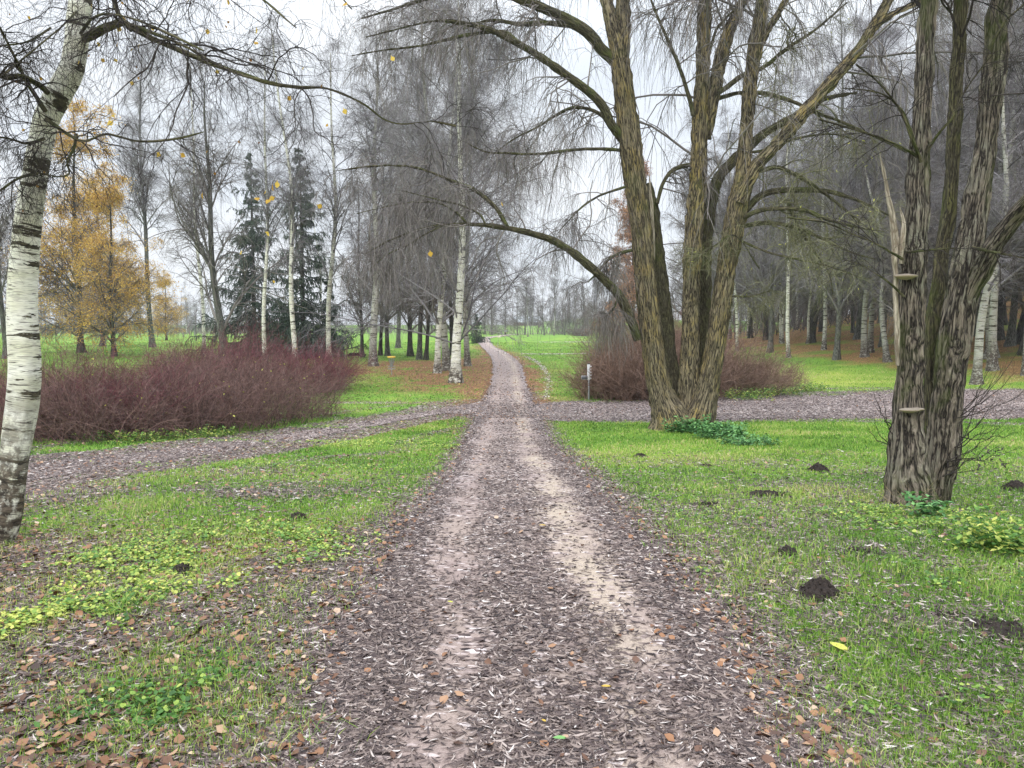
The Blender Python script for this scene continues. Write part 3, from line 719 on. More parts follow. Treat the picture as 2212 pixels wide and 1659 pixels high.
# spruces
def spruce(label, loc, h, wd, n=150, name='spruce_tree'):
    root = empty(name, loc, label, 'tree')
    tl, tr = trunk_line(h, h*.013, .03, rtop=.01)
    trunk_mesh('trunk', [(tl, tr)], 10, M['dark_bark'], root)
    G = Geo()
    Pl, R = children(tl[None], tr[None], n=n, t0=.06, t1=.985, ang=1.45, angj=.12, length=lambda L, t: wd*(1.0-t)**.9*(.72+.28*np.sin(t*70))+.15, K=8, rr=.35, rend=.012, droop=-.25, wig=.06)
    Pl[:, :, 2] -= (np.linspace(0, 1, 8)**1.1*.9*(1-np.linspace(0, 1, 8)*.45))[None, :]*np.linalg.norm(Pl[:, -1, :2]-Pl[:, 0, :2], axis=1)[:, None]*.75
    tubes(G, Pl, R, 3)
    P2, R2 = children(Pl, R, n=15, t0=.12, t1=1, ang=.8, length=lambda L, t: .15+.26*L*(1-.5*t), K=4, rr=.6, rend=.012, droop=1.2, wig=.1)
    ribbons(G, P2, R2*1.5)
    P3, R3 = children(P2, R2, n=6, t0=.1, t1=1, ang=.8, length=lambda L, t: .10+.35*L, K=3, rr=.6, rend=.018, droop=2.2, wig=.15)
    R3[:] = np.array([.02, .026, .006])*(h/16)**.3
    ribbons(G, P3, R3)
    G.obj('crown', M['needles'], root)
    return root
s1 = spruce('tall dark spruce with a slim birch trunk in front, left one of the pair', P(552, 770), 20, 6.2, 210)
s2 = spruce('tall dark spruce on the right of the pair behind the leaning birch', P(655, 774), 19.5, 6.2, 210)
s3 = spruce('dark spruce with skirts reaching the grass beside the second birch pair', P(708, 772), 7.5, 3.0, 100)
G2 = 'small dark conifers across the field'
for i, (vx, vy, s, lb) in enumerate([(415, 714, .8, 'small round conifer at the field edge left of the grey tree'), (447, 716, 1.0, 'dark bushy conifer just behind the grey spreading trunk'), (345, 712, .55, 'tiny conifer far across the field left of the others'), (520, 720, 1.1, 'dark conifer filling the gap left of the spruce pair'), (612, 722, 1.1, 'dark conifer seen low between the two tall spruces')]):
    copy_tree(s3, P(vx, vy), i*1.3, (1.6*s, 1.6*s, s), lb, G2)
copy_tree(s3, P(1030, 742), 2., (.75, .75, .6), 'young spruce peeping out right of the path birches', None)
for vx, vy, s, lb in [(1265, 711, .9, 'young conifer among the bare trees right of the white building'), (1205, 711, .7, 'dark conifer in front of the green bank by the white signs')]:
    copy_tree(s3, P(vx, vy), rng.uniform(0, 6), (s, s, s), lb, None)

# larch with rust coloured needles behind the willow
bare_tree('rust_larch', 'rust brown larch rising behind the left willow stem', 'tree', 24, .22, M['dark_bark'], M['twig'], bspec(9, 7, 4, .3), l1=bl1(24, 60, .08, .13, 1.0, .2, .1), loc=Q(1368, 735, 92)*np.array([1, 1, 0])+np.array([0, 0, float(H(*Q(1368, 735, 92)[:2]))]), leaves=(M['rust'], 45000, .12))

# far trees beyond the meadow
G3 = 'bare trees beyond the meadow'
far = []
for vx in np.r_[1118:1345:11.5]:
    far.append((vx + rng.uniform(-5, 5), rng.uniform(205, 262), rng.uniform(.55, .85)))
fl = ['bare tree in the row behind the meadow, beside the white building', ]
for i, (vx, y, s) in enumerate(far):
    x = (vx-1106)/FV*y
    put(['dark', 'wide', 'tall_b', 'tall_a'][i % 4], 0, 0, 'bare tree in the row between the meadow and the far green bank', s, pos=(x, y, float(H(x, y))), group=G3)
put('wide', 1063, 723, 'large twiggy tree beside the walking person', .95, rz=2., pos=None)
put('dark', 1048, 722, 'dark trunk close beside the large twiggy tree at the path', .7)
put('tall_b', 1012, 716, 'bare tree behind the bend of the path, before the far field', .9)
for i, (vx, y, s) in enumerate([(1140, 180, .7), (1092, 260, .8), (1020, 250, .8), (985, 270, .7)]):
    x = (vx-1106)/FV*y
    put(['tall_a', 'dark', 'wide', 'dark'][i], 0, 0, 'faint bare tree far beyond the bend of the path', s, pos=(x, y, float(H(x, y))), group='faint trees beyond the bend')
# far woods as one mass
def woods(name, label, pts, hgt, mat, n4=14):
    G = Geo(); pts = np.array(pts); N = len(pts)
    z = H(pts[:, 0], pts[:, 1]); hh = hgt*rng.uniform(.6, 1.15, N)
    K = 7; t = np.linspace(0, 1, K)
    Pl = np.empty((N, K, 3)); Pl[:, :, 0] = pts[:, :1] + rng.normal(0, .5, (N, 1))*t; Pl[:, :, 1] = pts[:, 1:2]; Pl[:, :, 2] = z[:, None] - .5 + t*hh[:, None]
    R = (hh*.014)[:, None]*(1-t*.9)
    tubes(G, Pl, R, 4)
    P2, R2 = children(Pl, R, n=n4, t0=.1, t1=1, ang=.8, length=lambda L, t: L*.28*(1.1-.8*t), K=5, rr=.5, rend=.035, droop=.3, wig=.15, up=.3); tubes(G, P2, R2, 3)
    P3, R3 = children(P2, R2, n=9, t0=.1, t1=1, ang=.7, length=lambda L, t: .5+.5*L, K=4, rr=.5, rend=.03, droop=.8, wig=.2); ribbons(G, P3, R3)
    return tag(G.obj(name, mat), label, 'woods', kind='stuff')
pts = []
for k in range(330):
    u = rng.uniform(-1.0, .95); y = rng.uniform(300, 460)
    if -.008 < u < .048 and y < 440: continue
    pts.append((u*y, y))
woods('distant_woods', 'grey line of far woods closing the horizon', pts, 15, M['twig'])
pts = [(u*y, y) for u, y in zip(rng.uniform(-.75, -.35, 60), rng.uniform(170, 260, 60))]
woods('distant_woods', 'hazy brown woods across the field behind the amber birches', pts, 10, M['twig_birch'])

def brush(name, label, pts, hgt, n, mat, r0=.03, spread=1.2):
    G = Geo(); pts = np.array(pts); k = rng.integers(0, len(pts), n); b = pts[k] + rng.normal(0, spread, (n, 2)); z = H(b[:, 0], b[:, 1]); K = 6
    Pl = np.empty((n, K, 3)); Pl[:, 0] = np.c_[b, z-.1]; d = norm(np.c_[rng.normal(0, .4, (n, 2)), np.ones(n)]); hh = hgt*rng.uniform(.4, 1.1, n)
    for q in range(1, K):
        d = norm(d + rng.normal(0, .12, (n, 3))); Pl[:, q] = Pl[:, q-1] + d*(hh/(K-1))[:, None]
    R = r0*np.linspace(1, .4, K)[None].repeat(n, 0); tubes(G, Pl, R, 3)
    p2, r2 = children(Pl, R, n=6, t0=.1, t1=1, ang=.6, length=lambda L, t: .3+.35*L, K=5, rr=.6, rend=r0*.4, droop=.1, wig=.2, up=.2); ribbons(G, p2, r2)
    return tag(G.obj(name, mat), label, 'undergrowth', kind='stuff')
pts = []
while len(pts) < 500:
    y = rng.uniform(95, 165); x = rng.uniform(.15, .95)*y
    if slope_s(x, y) > 6: pts.append((x, y))
brush('undergrowth', 'grey brush closing the woodland behind its trunks', pts, 9, 2600, M['twig'], .045, 3)
pts = [(u*y, y) for u, y in zip(rng.uniform(-.035, .21, 300), rng.uniform(222, 262, 300))]
brush('undergrowth', 'low brown brush under the row of trees beyond the meadow', [q for q in pts if not (-.002 < q[0]/q[1] < .045)], 5.5, 900, M['twig'], .05, 3)
brush('undergrowth', 'dark hedge line along the far side of the bright field', [(u*y, y) for u, y in zip(rng.uniform(-.75, -.06, 300), rng.uniform(255, 300, 300))], 4.5, 1500, M['twig'], .07, 4)
# woodland on the bank to the right
lab = 'bare birch in the dense woodland on the leafy bank'
GW = 'bare birches of the woodland bank'
placed = []
cnt = 0
for k in range(6000):
    if cnt >= 150: break
    y = 42 + 105*rng.random()**1.3; u = rng.uniform(.155, .86); x = u*y
    s = float(slope_s(x, y))
    if s < -1.5 or (y < 62 and u < .52) or (y < 54 and u < .62): continue
    if any((x-a)**2 + (y-b)**2 < (2.6+.018*y)**2 for a, b in placed): continue
    placed.append((x, y)); cnt += 1
    key = ['tall_a', 'tall_b', 'slim', 'tall_c', 'dark', 'slim'][int(rng.integers(0, 6))]
    put(key, 0, 0, ('dark ' if key == 'dark' else '') + lab if key != 'dark' else 'dark barked tree in the dense woodland on the leafy bank', rng.uniform(.95, 1.25)*(1.1 if y < 75 else 1), pos=(x, y, float(H(x, y))), group=GW if key != 'dark' else 'dark trees of the woodland bank', lean=(rng.normal(0, .02), rng.normal(0, .02)), bark=None)
# understorey seen behind the willow, nearer
put('tall_c', 1560, 760, 'grey birch behind the middle willow stems', .85, pos=None)
put('tall_b', 1690, 742, 'birch behind the rust brown dogwood thicket', .85, bark='birch')
put('dark', 1752, 741, 'dark forked trunk with spreading foot at the leaf covered slope', .9, wsc=1.7)
put('tall_a', 1868, 771, 'thick grey trunk with mossy foot before the leaf covered slope', .8, wsc=1.5, bark='birch_far')
put('slim', 1916, 782, 'grey trunk leaning left toward the thick mossy footed one', .8, lean=(-.22, 0), wsc=2.0, bark='birch_far')
put('slim', 2109, 831, 'pale slender birch standing behind the double trunked willow', .85, lean=(.02, 0), wsc=1.9, bark='birch_far')
put('tall_a', 2142, 774, 'stout pale grey tree with mossy foot near the edge of the bank', .85, wsc=1.9, bark='birch_far')
put('dark', 2205, 742, 'dark stout trunk at the very edge of the bank', .9, wsc=1.8)
put('dark', 2168, 702, 'dark trunk higher up the bank above the stout grey tree', .85, wsc=1.3)
put('wide', 1985, 800, 'grey branching tree seen between the two willow trunks', .75, rz=.5)
put('tall_c', 2330, 800, 'bare birch just past the double trunked willow', .9)
print('woods', time.time()-T0)

# ------------------------------------------------------------------ the three big foreground trees, drawn limb by limb
def limb(pts, y0, step=.07, kmin=8):
    """pts: (vx, vy, width in photo pixels, depth offset) -> centreline and radii"""
    W = []
    for vx, vy, w, dy in pts:
        w = w*WS
        p = Q(vx, vy, y0+dy); W.append(np.r_[p, w/2/FV*(y0+dy)])
    W = np.array(W); ln = np.linalg.norm(np.diff(W[:, :3], axis=0), axis=1).sum()
    c = catmull(W, max(kmin, int(ln/step)))
    return c[:, :3], np.maximum(c[:, 3], .002)
def thick(name, limbs, S, mat, root, loc, ridge=.0, label=None, mi=.5):
    """bark surfaced limbs with real ridges"""
    G = Geo()
    for Pl, r in limbs:
        K = len(Pl)
        Ls0 = np.r_[0, np.cumsum(np.linalg.norm(np.diff(Pl, axis=0), axis=1))]; Pn = Pl + .16*r[:, None]*np.stack([vnoise(Ls0/(5*r.max()), 0, 0, s) for s in (81, 82, 83)], 1)
        tubes(G, Pn[None], r[None], S, rnd=np.array([0.3]))
        V = G.V[-1].reshape(K, S, 3); th = np.arange(S)/S*2*PI; c = Pn[:, None]
        Ls = np.r_[0, np.cumsum(np.linalg.norm(np.diff(Pn, axis=0), axis=1))]
        ct, st = np.cos(th)[None]+0*Ls[:, None], np.sin(th)[None]+0*Ls[:, None]
        rr = r[:, None]
        big = vnoise(ct*1.3, st*1.3, Ls[:, None]*.8/max(r.max()*3, .3), 84)*.09
        off = big*rr
        if ridge:
            q = np.abs(vnoise(ct*rr*22, st*rr*22, Ls[:, None]*2.6, 85)) + .5*np.abs(vnoise(ct*rr*48, st*rr*48, Ls[:, None]*6, 86))
            off = off + ridge*(q-.42)*2.4
        d = norm(V-c)
        G.V[-1] = (V + d*off[..., None]).reshape(-1, 3)
    o = G.obj(name, mat, root)
    o.location = tuple(-np.asarray(loc, float))
    if label: o['label'] = label
    return o
def reloc(o, loc):
    o.location = tuple(-np.asarray(loc, float)); return o
def resample(limbs, K=18):
    A, B = [], []
    for Pl, r in limbs:
        i = np.linspace(0, len(Pl)-1, K)
        A.append(np.stack([np.interp(i, np.arange(len(Pl)), Pl[:, k]) for k in range(3)], 1)); B.append(np.interp(i, np.arange(len(Pl)), r))
    return np.array(A), np.array(B)

# --- three stemmed willow
WS = .80
wb = P(1478, 926); wy = wb[1]
W0 = empty('willow_tree', wb, 'large three stemmed willow with furrowed mossy bark and an arching low limb', 'tree')
stemL = [(1455, 945, 150, 0), (1448, 905, 108, 0), (1428, 850, 66, 0), (1410, 760, 58, 0), (1396, 640, 55, 0), (1382, 480, 56, 0), (1366, 360, 57, 0), (1352, 240, 52, 0), (1340, 130, 48, 0)]
tL1 = [(1342, 150, 36, 0), (1325, 70, 33, 0), (1305, -30, 30, 0), (1280, -260, 22, 0), (1240, -600, 8, .5)]
tL2 = [(1345, 150, 36, .1), (1345, 60, 36, .2), (1345, -30, 34, .2), (1350, -280, 24, .3), (1375, -650, 8, .5)]
back = [(1470, 920, 60, .7), (1448, 800, 44, .7), (1436, 680, 38, .7), (1424, 560, 32, .7), (1412, 450, 26, .6), (1402, 395, 12, .6)]
stemM = [(1484, 945, 80, .2), (1486, 860, 54, .2), (1490, 740, 50, .2), (1492, 620, 44, .2), (1499, 500, 44, .2), (1510, 380, 42, .2), (1513, 250, 38, .2), (1518, 100, 34, .2), (1524, -40, 30, .2), (1520, -300, 22, .3), (1510, -700, 7, .5)]
mFork = [(1526, 300, 26, .3), (1538, 220, 32, .3), (1556, 130, 34, .3), (1578, 60, 26, .3), (1612, -20, 20, .3), (1650, -200, 12, .3), (1690, -420, 5, 0)]
stemB = [(1500, 930, 60, .9), (1512, 800, 36, .9), (1520, 660, 36, .9), (1525, 520, 34, .9), (1545, 400, 30, .9), (1580, 350, 26, .9), (1650, 290, 20, 1.), (1720, 250, 16, 1.1), (1780, 215, 12, 1.2), (1850, 200, 6, 1.3)]
stemR = [(1500, 945, 125, -.1), (1514, 900, 82, -.1), (1532, 820, 54, -.1), (1551, 700, 52, -.1), (1568, 580, 52, -.1), (1588, 470, 54, -.1), (1604, 400, 50, -.1)]
rUp = [(1600, 420, 40, -.1), (1608, 330, 34, -.1), (1615, 240, 34, -.1), (1628, 130, 33, -.1), (1640, 40, 32, -.1), (1645, -30, 30, -.1), (1650, -300, 18, -.2), (1660, -560, 5, -.3)]
rUp2 = [(1625, 150, 20, -.1), (1645, 90, 18, -.1), (1680, 30, 15, 0), (1720, -40, 11, 0), (1790, -220, 4, 0)]
rBig = [(1596, 440, 38, -.2), (1630, 365, 33, -.3), (1680, 310, 31, -.4), (1740, 240, 30, -.5), (1810, 160, 28, -.6), (1872, 80, 26, -.7), (1905, 30, 24, -.8), (1945, -60, 20, -.9), (2000, -260, 12, -1), (2040, -500, 4, -1)]
rBig2 = [(1893, 55, 16, -.7), (1930, 30, 14, -.7), (1985, 5, 11, -.7), (2060, -30, 8, -.8), (2150, -100, 4, -1)]
stems = [stemL, tL1, tL2, back, stemM, mFork, stemB, stemR, rUp, rUp2, rBig, rBig2]
SL = [limb(s, wy, .09) for s in stems]
for grp in ([0, 1, 2], [4, 5], [7, 8, 9, 10, 11]):
    thick('stem', [SL[i] for i in grp], 44, M['willow'], W0, wb, .028)
thick('stem', [SL[3]], 30, M['limb'], W0, wb, .02, 'dark mossy stem torn off at the top behind the left one')
thick('stem', [SL[6]], 30, M['limb'], W0, wb, .02)
thick('torn_wood', [limb([(1412, 560, 8, .35), (1410, 500, 11, .32), (1407, 450, 11, .3), (1404, 405, 7, .3), (1403, 380, 2, .3)], wy, .08)], 8, M['wood'], W0, wb)
limbsL = [
 [(1378, 735, 22, 0), (1362, 690, 26, -.1), (1340, 645, 24, -.3), (1310, 608, 23, -.5), (1275, 575, 22, -.7), (1235, 543, 20, -.9), (1190, 518, 18, -1.), (1140, 503, 16, -1.1), (1090, 492, 13, -1.2), (1030, 485, 10, -1.3), (970, 485, 8, -1.4), (900, 497, 6, -1.5), (840, 520, 4, -1.6), (790, 548, 2, -1.6)],
 [(1098, 494, 10, -1.2), (1080, 462, 12, -1.2), (1055, 432, 11, -1.2), (1020, 408, 9, -1.2), (985, 395, 8, -1.2), (945, 378, 7, -1.2), (900, 362, 6, -1.1), (850, 357, 5, -1.), (790, 360, 4, -1.), (720, 370, 2, -1)],
 [(1010, 484, 6, -1.3), (985, 458, 6, -1.3), (950, 440, 5, -1.4), (900, 436, 4, -1.4), (840, 445, 3, -1.5), (770, 462, 2, -1.5)],
 [(1050, 488, 6, -1.3), (1035, 462, 6, -1.3), (1000, 445, 5, -1.3), (940, 430, 4, -1.4), (870, 412, 3, -1.4)],
 [(960, 486, 6, -1.4), (920, 505, 5, -1.5), (880, 530, 4, -1.6), (840, 548, 3, -1.7), (800, 580, 2, -1.8)],
 [(1345, 300, 24, 0), (1320, 268, 24, -.2), (1300, 228, 23, -.4), (1262, 190, 22, -.6), (1215, 155, 20, -.8), (1160, 118, 18, -1.), (1110, 90, 16, -1.1), (1060, 66, 14, -1.2), (1000, 50, 11, -1.3), (940, 45, 7, -1.4), (870, 60, 5, -1.5), (790, 80, 3, -1.6)],
 [(1125, 97, 11, -1.1), (1090, 70, 10, -1.1), (1030, 72, 9, -1.1), (970, 85, 8, -1.2), (900, 100, 6, -1.2), (830, 108, 4, -1.2), (760, 120, 2, -1.2)],
 [(1330, 135, 28, .1), (1298, 105, 30, 0), (1270, 72, 30, -.2), (1220, 40, 27, -.4), (1160, 12, 24, -.6), (1100, -10, 20, -.8), (1020, -20, 16, -1.), (930, -5, 11, -1.1), (850, 20, 7, -1.2), (780, 40, 4, -1.3)],
 [(1290, 92, 14, -.1), (1255, 62, 16, -.3), (1190, 50, 14, -.4), (1120, 52, 11, -.5), (1060, 44, 8, -.6), (1000, 62, 5, -.7)],
 [(1328, 290, 10, -.1), (1300, 250, 10, .1), (1270, 235, 9, .2), (1235, 234, 8, .3), (1200, 250, 7, .3), (1160, 275, 6, .3), (1110, 300, 4, .3), (1070, 330, 2, .3)],
 [(1340, 325, 9, 0), (1310, 322, 9, -.1), (1260, 322, 8, -.2), (1210, 328, 8, -.3), (1150, 333, 7, -.4), (1090, 330, 6, -.4), (1050, 328, 5, -.4), (1010, 310, 2, -.4)],
 [(1358, 402, 8, 0), (1330, 410, 7, -.1), (1290, 425, 6, -.2), (1255, 450, 5, -.2), (1225, 480, 4, -.3), (1200, 510, 2, -.3)],
 [(1370, 540, 10, 0), (1345, 545, 9, -.2), (1315, 560, 8, -.3), (1290, 590, 5, -.3), (1270, 610, 3, -.3)],
 [(1335, 640, 6, -.3), (1325, 668, 5, -.3), (1300, 690, 4, -.3)],
 [(1420, 440, 10, .4), (1430, 400, 10, .4), (1450, 370, 11, .4), (1480, 358, 12, .5), (1520, 352, 8, .6)],
 [(1498, 250, 12, .1), (1485, 200, 11, 0), (1470, 150, 10, -.1), (1440, 80, 8, -.2), (1410, 10, 6, -.2), (1390, -60, 4, -.2)],
 [(1530, 120, 8, .2), (1550, 60, 7, .2), (1600, 10, 6, .2), (1640, -30, 4, .2)],
]
limbsR = [
 [(1612, 455, 16, .1), (1640, 425, 18, .2), (1680, 412, 17, .2), (1730, 410, 15, .3), (1780, 412, 13, .4), (1830, 425, 10, .5), (1880, 445, 7, .5), (1930, 470, 4, .5)],
 [(1608, 470, 13, -.3), (1640, 455, 13, -.5), (1690, 450, 12, -.6), (1740, 455, 11, -.7), (1790, 475, 9, -.8), (1850, 490, 6, -.8), (1910, 500, 3, -.8)],
 [(1600, 490, 12, .3), (1640, 483, 13, .3), (1690, 484, 11, .3), (1740, 500, 9, .2), (1790, 522, 7, .1), (1840, 545, 5, 0), (1890, 560, 3, 0)],
 [(1640, 370, 13, -.3), (1680, 362, 12, 0), (1720, 378, 10, .2), (1770, 410, 9, .3), (1810, 440, 7, .4), (1860, 480, 4, .4)],
 [(1545, 205, 13, .2), (1575, 185, 14, .2), (1600, 165, 14, .3), (1625, 155, 12, .3), (1650, 145, 10, .4), (1700, 105, 9, .5), (1760, 65, 7, .6), (1830, 5, 4, .7)],
 [(1545, 215, 12, .4), (1590, 202, 11, .4), (1640, 200, 10, .3), (1700, 215, 9, .2), (1770, 245, 8, .1), (1840, 272, 7, 0), (1900, 300, 5, 0), (1960, 330, 3, 0)],
 [(1620, 330, 8, .1), (1660, 322, 7, .2), (1720, 300, 6, .3), (1800, 290, 5, .4), (1870, 310, 3, .5)],
 [(1600, 520, 7, -.3), (1660, 545, 6, -.6), (1720, 560, 5, -.9), (1790, 575, 4, -1.1), (1860, 600, 2, -1.2)],
 [(1580, 640, 5, 0), (1620, 640, 4, -.2), (1665, 628, 3, -.3)],
 [(1700, 430, 8, .2), (1720, 480, 7, .2), (1750, 530, 6, .1), (1790, 590, 4, .1), (1800, 640, 2, .1)],
 [(1640, 580, 3, -.2), (1590, 510, 4, -.5), (1545, 530, 4, -.6), (1500, 560, 2, -.6)],
]
LLm = [limb(s, wy, .1) for s in limbsL]; LRm = [limb(s, wy, .1) for s in limbsR]
for i in (0, 1, 5, 7): thick('limb', [LLm[i]], 18, M['limb'], W0, wb, .012, ['low mossy limb arching over toward the path', None, None, None, None, 'long limb arching to the upper left'][i] if i in (0, 5) else None)
thick('branches', [LLm[i] for i in range(len(LLm)) if i not in (0, 1, 5, 7)] + LRm, 10, M['limb'], W0, wb, .008)
G = Geo()
pa, ra = resample(LLm, 20)
p2, r2 = children(pa, ra, n=15, t0=.2, t1=1, ang=.9, length=lambda L, t: .55+.16*L*(1.2-t), K=8, rr=.45, rmax=.022, rend=.007, droop=.6, wig=.22); tubes(G, p2, r2, 4)
p3, r3 = children(p2, r2, n=8, t0=.1, t1=1, ang=.8, length=lambda L, t: .25+.45*L, K=7, rr=.6, rend=.0045, droop=1.5, wig=.2); tubes(G, p3, r3, 3)
p4, r4 = children(p3, r3, n=5, t0=.1, t1=1, ang=.6, length=lambda L, t: .22+.75*L, K=5, rr=.6, rend=.0038, droop=1.8, wig=.16); ribbons(G, p4, r4)
# crown of the upper stems and free hanging twigs
pa, ra = resample([SL[i] for i in (1, 2, 4, 5, 8, 9, 10, 11)], 24)
p2, r2 = children(pa, ra, n=15, t0=.25, t1=1, ang=.9, length=lambda L, t: .9+.22*L*(1.1-t), K=9, rr=.3, rmax=.035, rend=.01, droop=.5, wig=.17, up=.1); tubes(G, p2, r2, 4)
p3, r3 = children(p2, r2, n=9, t0=.1, t1=1, ang=.8, length=lambda L, t: .4+.45*L, K=7, rr=.6, rend=.005, droop=2., wig=.16); tubes(G, p3, r3, 3)
p4, r4 = children(p3, r3, n=6, t0=.1, t1=1, ang=.5, length=lambda L, t: .25+.75*L, K=5, rr=.6, rend=.0038, droop=2.2, wig=.12); ribbons(G, p4, r4)
reloc(G.obj('crown', M['twig'], W0), wb)
G = Geo()
pa, ra = resample(LRm, 20)
p2, r2 = children(pa, ra, n=12, t0=.1, t1=1, ang=.9, length=lambda L, t: .35+.2*L*(1.2-t), K=8, rr=.45, rmax=.02, rend=.007, droop=.2, wig=.28); tubes(G, p2, r2, 4)
p3, r3 = children(p2, r2, n=8, t0=.1, t1=1, ang=.9, length=lambda L, t: .2+.45*L, K=6, rr=.6, rend=.0045, droop=.4, wig=.25); tubes(G, p3, r3, 3)
p4, r4 = children(p3, r3, n=4, t0=.1, t1=1, ang=.7, length=lambda L, t: .15+.6*L, K=4, rr=.6, rend=.0038, droop=.4, wig=.25); ribbons(G, p4, r4)
reloc(G.obj('mossy_twigs', M['twig_green'], W0), wb)
# a few long yellow green leaves left on the right side
n = 110; kk = rng.integers(0, len(p4), n); pp = p4[kk, 2]
V, F, R_ = leafquads(pp[:, 0], pp[:, 1], pp[:, 2], rng.uniform(.06, .11, n), rng.uniform(.015, .025, n), rng.random(n), .9, .2, 0)
reloc(mesh_obj('leaves', V, F, None, M['yelgreen'], W0, {'rnd': R_}, smooth=False), wb)
print('willow', time.time()-T0)

# --- double trunked willow close by
WS = .76
rb = P(1990, 1092); ry = rb[1]
R0 = empty('willow_tree', rb, 'double trunked old willow with bracket fungi and a pale splintered stub, nearest on the lawn', 'tree')
rl = [(1972, 1115, 175, 0), (1966, 1075, 130, 0), (1960, 1000, 102, 0), (1960, 900, 74, 0), (1964, 800, 68, 0), (1968, 700, 68, 0), (1972, 600, 68, 0), (1976, 500, 66, 0), (1983, 400, 52, 0), (1988, 300, 48, 0), (1996, 180, 44, 0), (2003, 60, 40, 0), (2010, -60, 38, 0), (2020, -400, 28, 0), (2040, -900, 10, 0)]
rr_ = [(2012, 1125, 95, .25), (2022, 1060, 74, .25), (2034, 980, 84, .25), (2042, 900, 86, .25), (2052, 800, 84, .25), (2068, 700, 80, .25), (2084, 600, 76, .25), (2100, 500, 68, .25), (2115, 420, 58, .25), (2126, 330, 54, .3), (2135, 230, 52, .3), (2150, 120, 52, .3), (2168, 0, 50, .3), (2185, -120, 46, .3), (2230, -500, 28, .3), (2280, -950, 8, .3)]
rm = [(2010, 1000, 30, .6), (2012, 850, 40, .6), (2018, 720, 42, .6), (2028, 600, 40, .6), (2045, 500, 36, .6), (2056, 400, 34, .6), (2062, 280, 34, .6), (2068, 150, 32, .6), (2075, 20, 30, .6), (2085, -150, 26, .6), (2100, -600, 8, .6)]
rf = [(2085, 660, 40, .2), (2110, 600, 50, .1), (2145, 535, 50, -.1), (2185, 480, 48, -.3), (2235, 425, 46, -.5), (2320, 330, 40, -.7), (2450, 150, 26, -1), (2560, -100, 8, -1.2)]
RL = [limb(s, ry, .035) for s in (rl, rr_, rm, rf)]
thick('trunk', [RL[0]], 72, M['willow_r'], R0, rb, .016)
thick('trunk', [RL[1]], 72, M['willow_r'], R0, rb, .016)
thick('stem', [RL[2]], 40, M['limb'], R0, rb, .010, 'mossy middle stem behind the two trunks')
thick('limb', [RL[3]], 44, M['willow_r'], R0, rb, .012)
thick('splinter', [limb([(1939, 790, 6, -.05), (1937, 740, 13, -.05), (1935, 660, 15, -.06), (1934, 580, 16, -.07), (1934, 520, 20, -.08), (1927, 460, 15, -.1), (1916, 410, 11, -.1), (1908, 370, 6, -.1), (1900, 330, 1, -.1)], ry, .03),
                   limb([(1946, 570, 10, -.1), (1948, 520, 15, -.12), (1951, 480, 11, -.12), (1944, 448, 4, -.12)], ry, .03)], 18, M['wood'], R0, rb, .007, 'pale splintered stub of a torn off limb')
sm = [[(1978, 320, 9, -.1), (1962, 270, 8, -.15), (1945, 235, 7, -.2), (1910, 205, 6, -.3), (1870, 195, 4, -.3), (1820, 190, 2, -.3)],
      [(1985, 340, 8, -.1), (1960, 325, 7, -.2), (1920, 305, 7, -.3), (1880, 290, 6, -.4), (1830, 275, 5, -.5), (1770, 258, 3, -.5)],
      [(1990, 350, 9, -.15), (1970, 300, 8, -.25), (1945, 240, 7, -.3), (1900, 180, 5, -.4), (1850, 140, 3, -.5)],
      [(2000, 330, 8, -.1), (2030, 285, 7, -.2), (2060, 250, 6, -.3), (2080, 205, 6, -.3), (2110, 160, 5, -.4), (2150, 110, 3, -.5)],
      [(1950, 560, 7, -.15), (1925, 545, 6, -.3), (1880, 520, 5, -.5), (1840, 505, 4, -.6), (1780, 480, 3, -.7), (1700, 470, 2, -.7)],
      [(1960, 545, 6, -.2), (2010, 540, 5, -.5), (2060, 536, 5, -.6), (2075, 538, 4, -.6)],
      [(2100, 535, 9, 0), (2150, 545, 7, -.3), (2200, 555, 6, -.5), (2260, 565, 3, -.6)],
      [(1952, 640, 5, -.1), (1920, 610, 5, -.2), (1890, 590, 4, -.3), (1860, 572, 3, -.4), (1820, 560, 2, -.5)],
      [(2130, 130, 8, .1), (2160, 60, 7, .1), (2200, 20, 6, .1), (2260, -30, 3, .1)]]
SM = [limb(s, ry, .04) for s in sm]
thick('branches', SM, 8, M['limb'], R0, rb, .004)
G = Geo()
pa, ra = resample(SM, 18)
p2, r2 = children(pa, ra, n=9, t0=.3, t1=1, ang=.8, length=lambda L, t: .15+.22*L, K=7, rr=.5, rmax=.01, rend=.003, droop=.3, wig=.22); tubes(G, p2, r2, 4)
p3, r3 = children(p2, r2, n=5, t0=.1, t1=1, ang=.7, length=lambda L, t: .1+.45*L, K=6, rr=.6, rend=.002, droop=.5, wig=.2); tubes(G, p3, r3, 3)
pa, ra = resample([RL[0], RL[1], RL[2], RL[3]], 40)
p2, r2 = children(pa, ra, n=16, t0=.55, t1=1, ang=.9, length=lambda L, t: 1.1+.9*(1-t), K=9, rr=.25, rmax=.02, rend=.005, droop=.4, wig=.15, up=.2); tubes(G, p2, r2, 4)
p3, r3 = children(p2, r2, n=8, t0=.1, t1=1, ang=.8, length=lambda L, t: .2+.45*L, K=7, rr=.6, rend=.003, droop=1., wig=.2); tubes(G, p3, r3, 3)
p4, r4 = children(p3, r3, n=4, t0=.1, t1=1, ang=.6, length=lambda L, t: .1+.6*L, K=5, rr=.6, rend=.002, droop=1.2, wig=.2); ribbons(G, p4, r4)
reloc(G.obj('crown', M['twig_dark'], R0), rb)
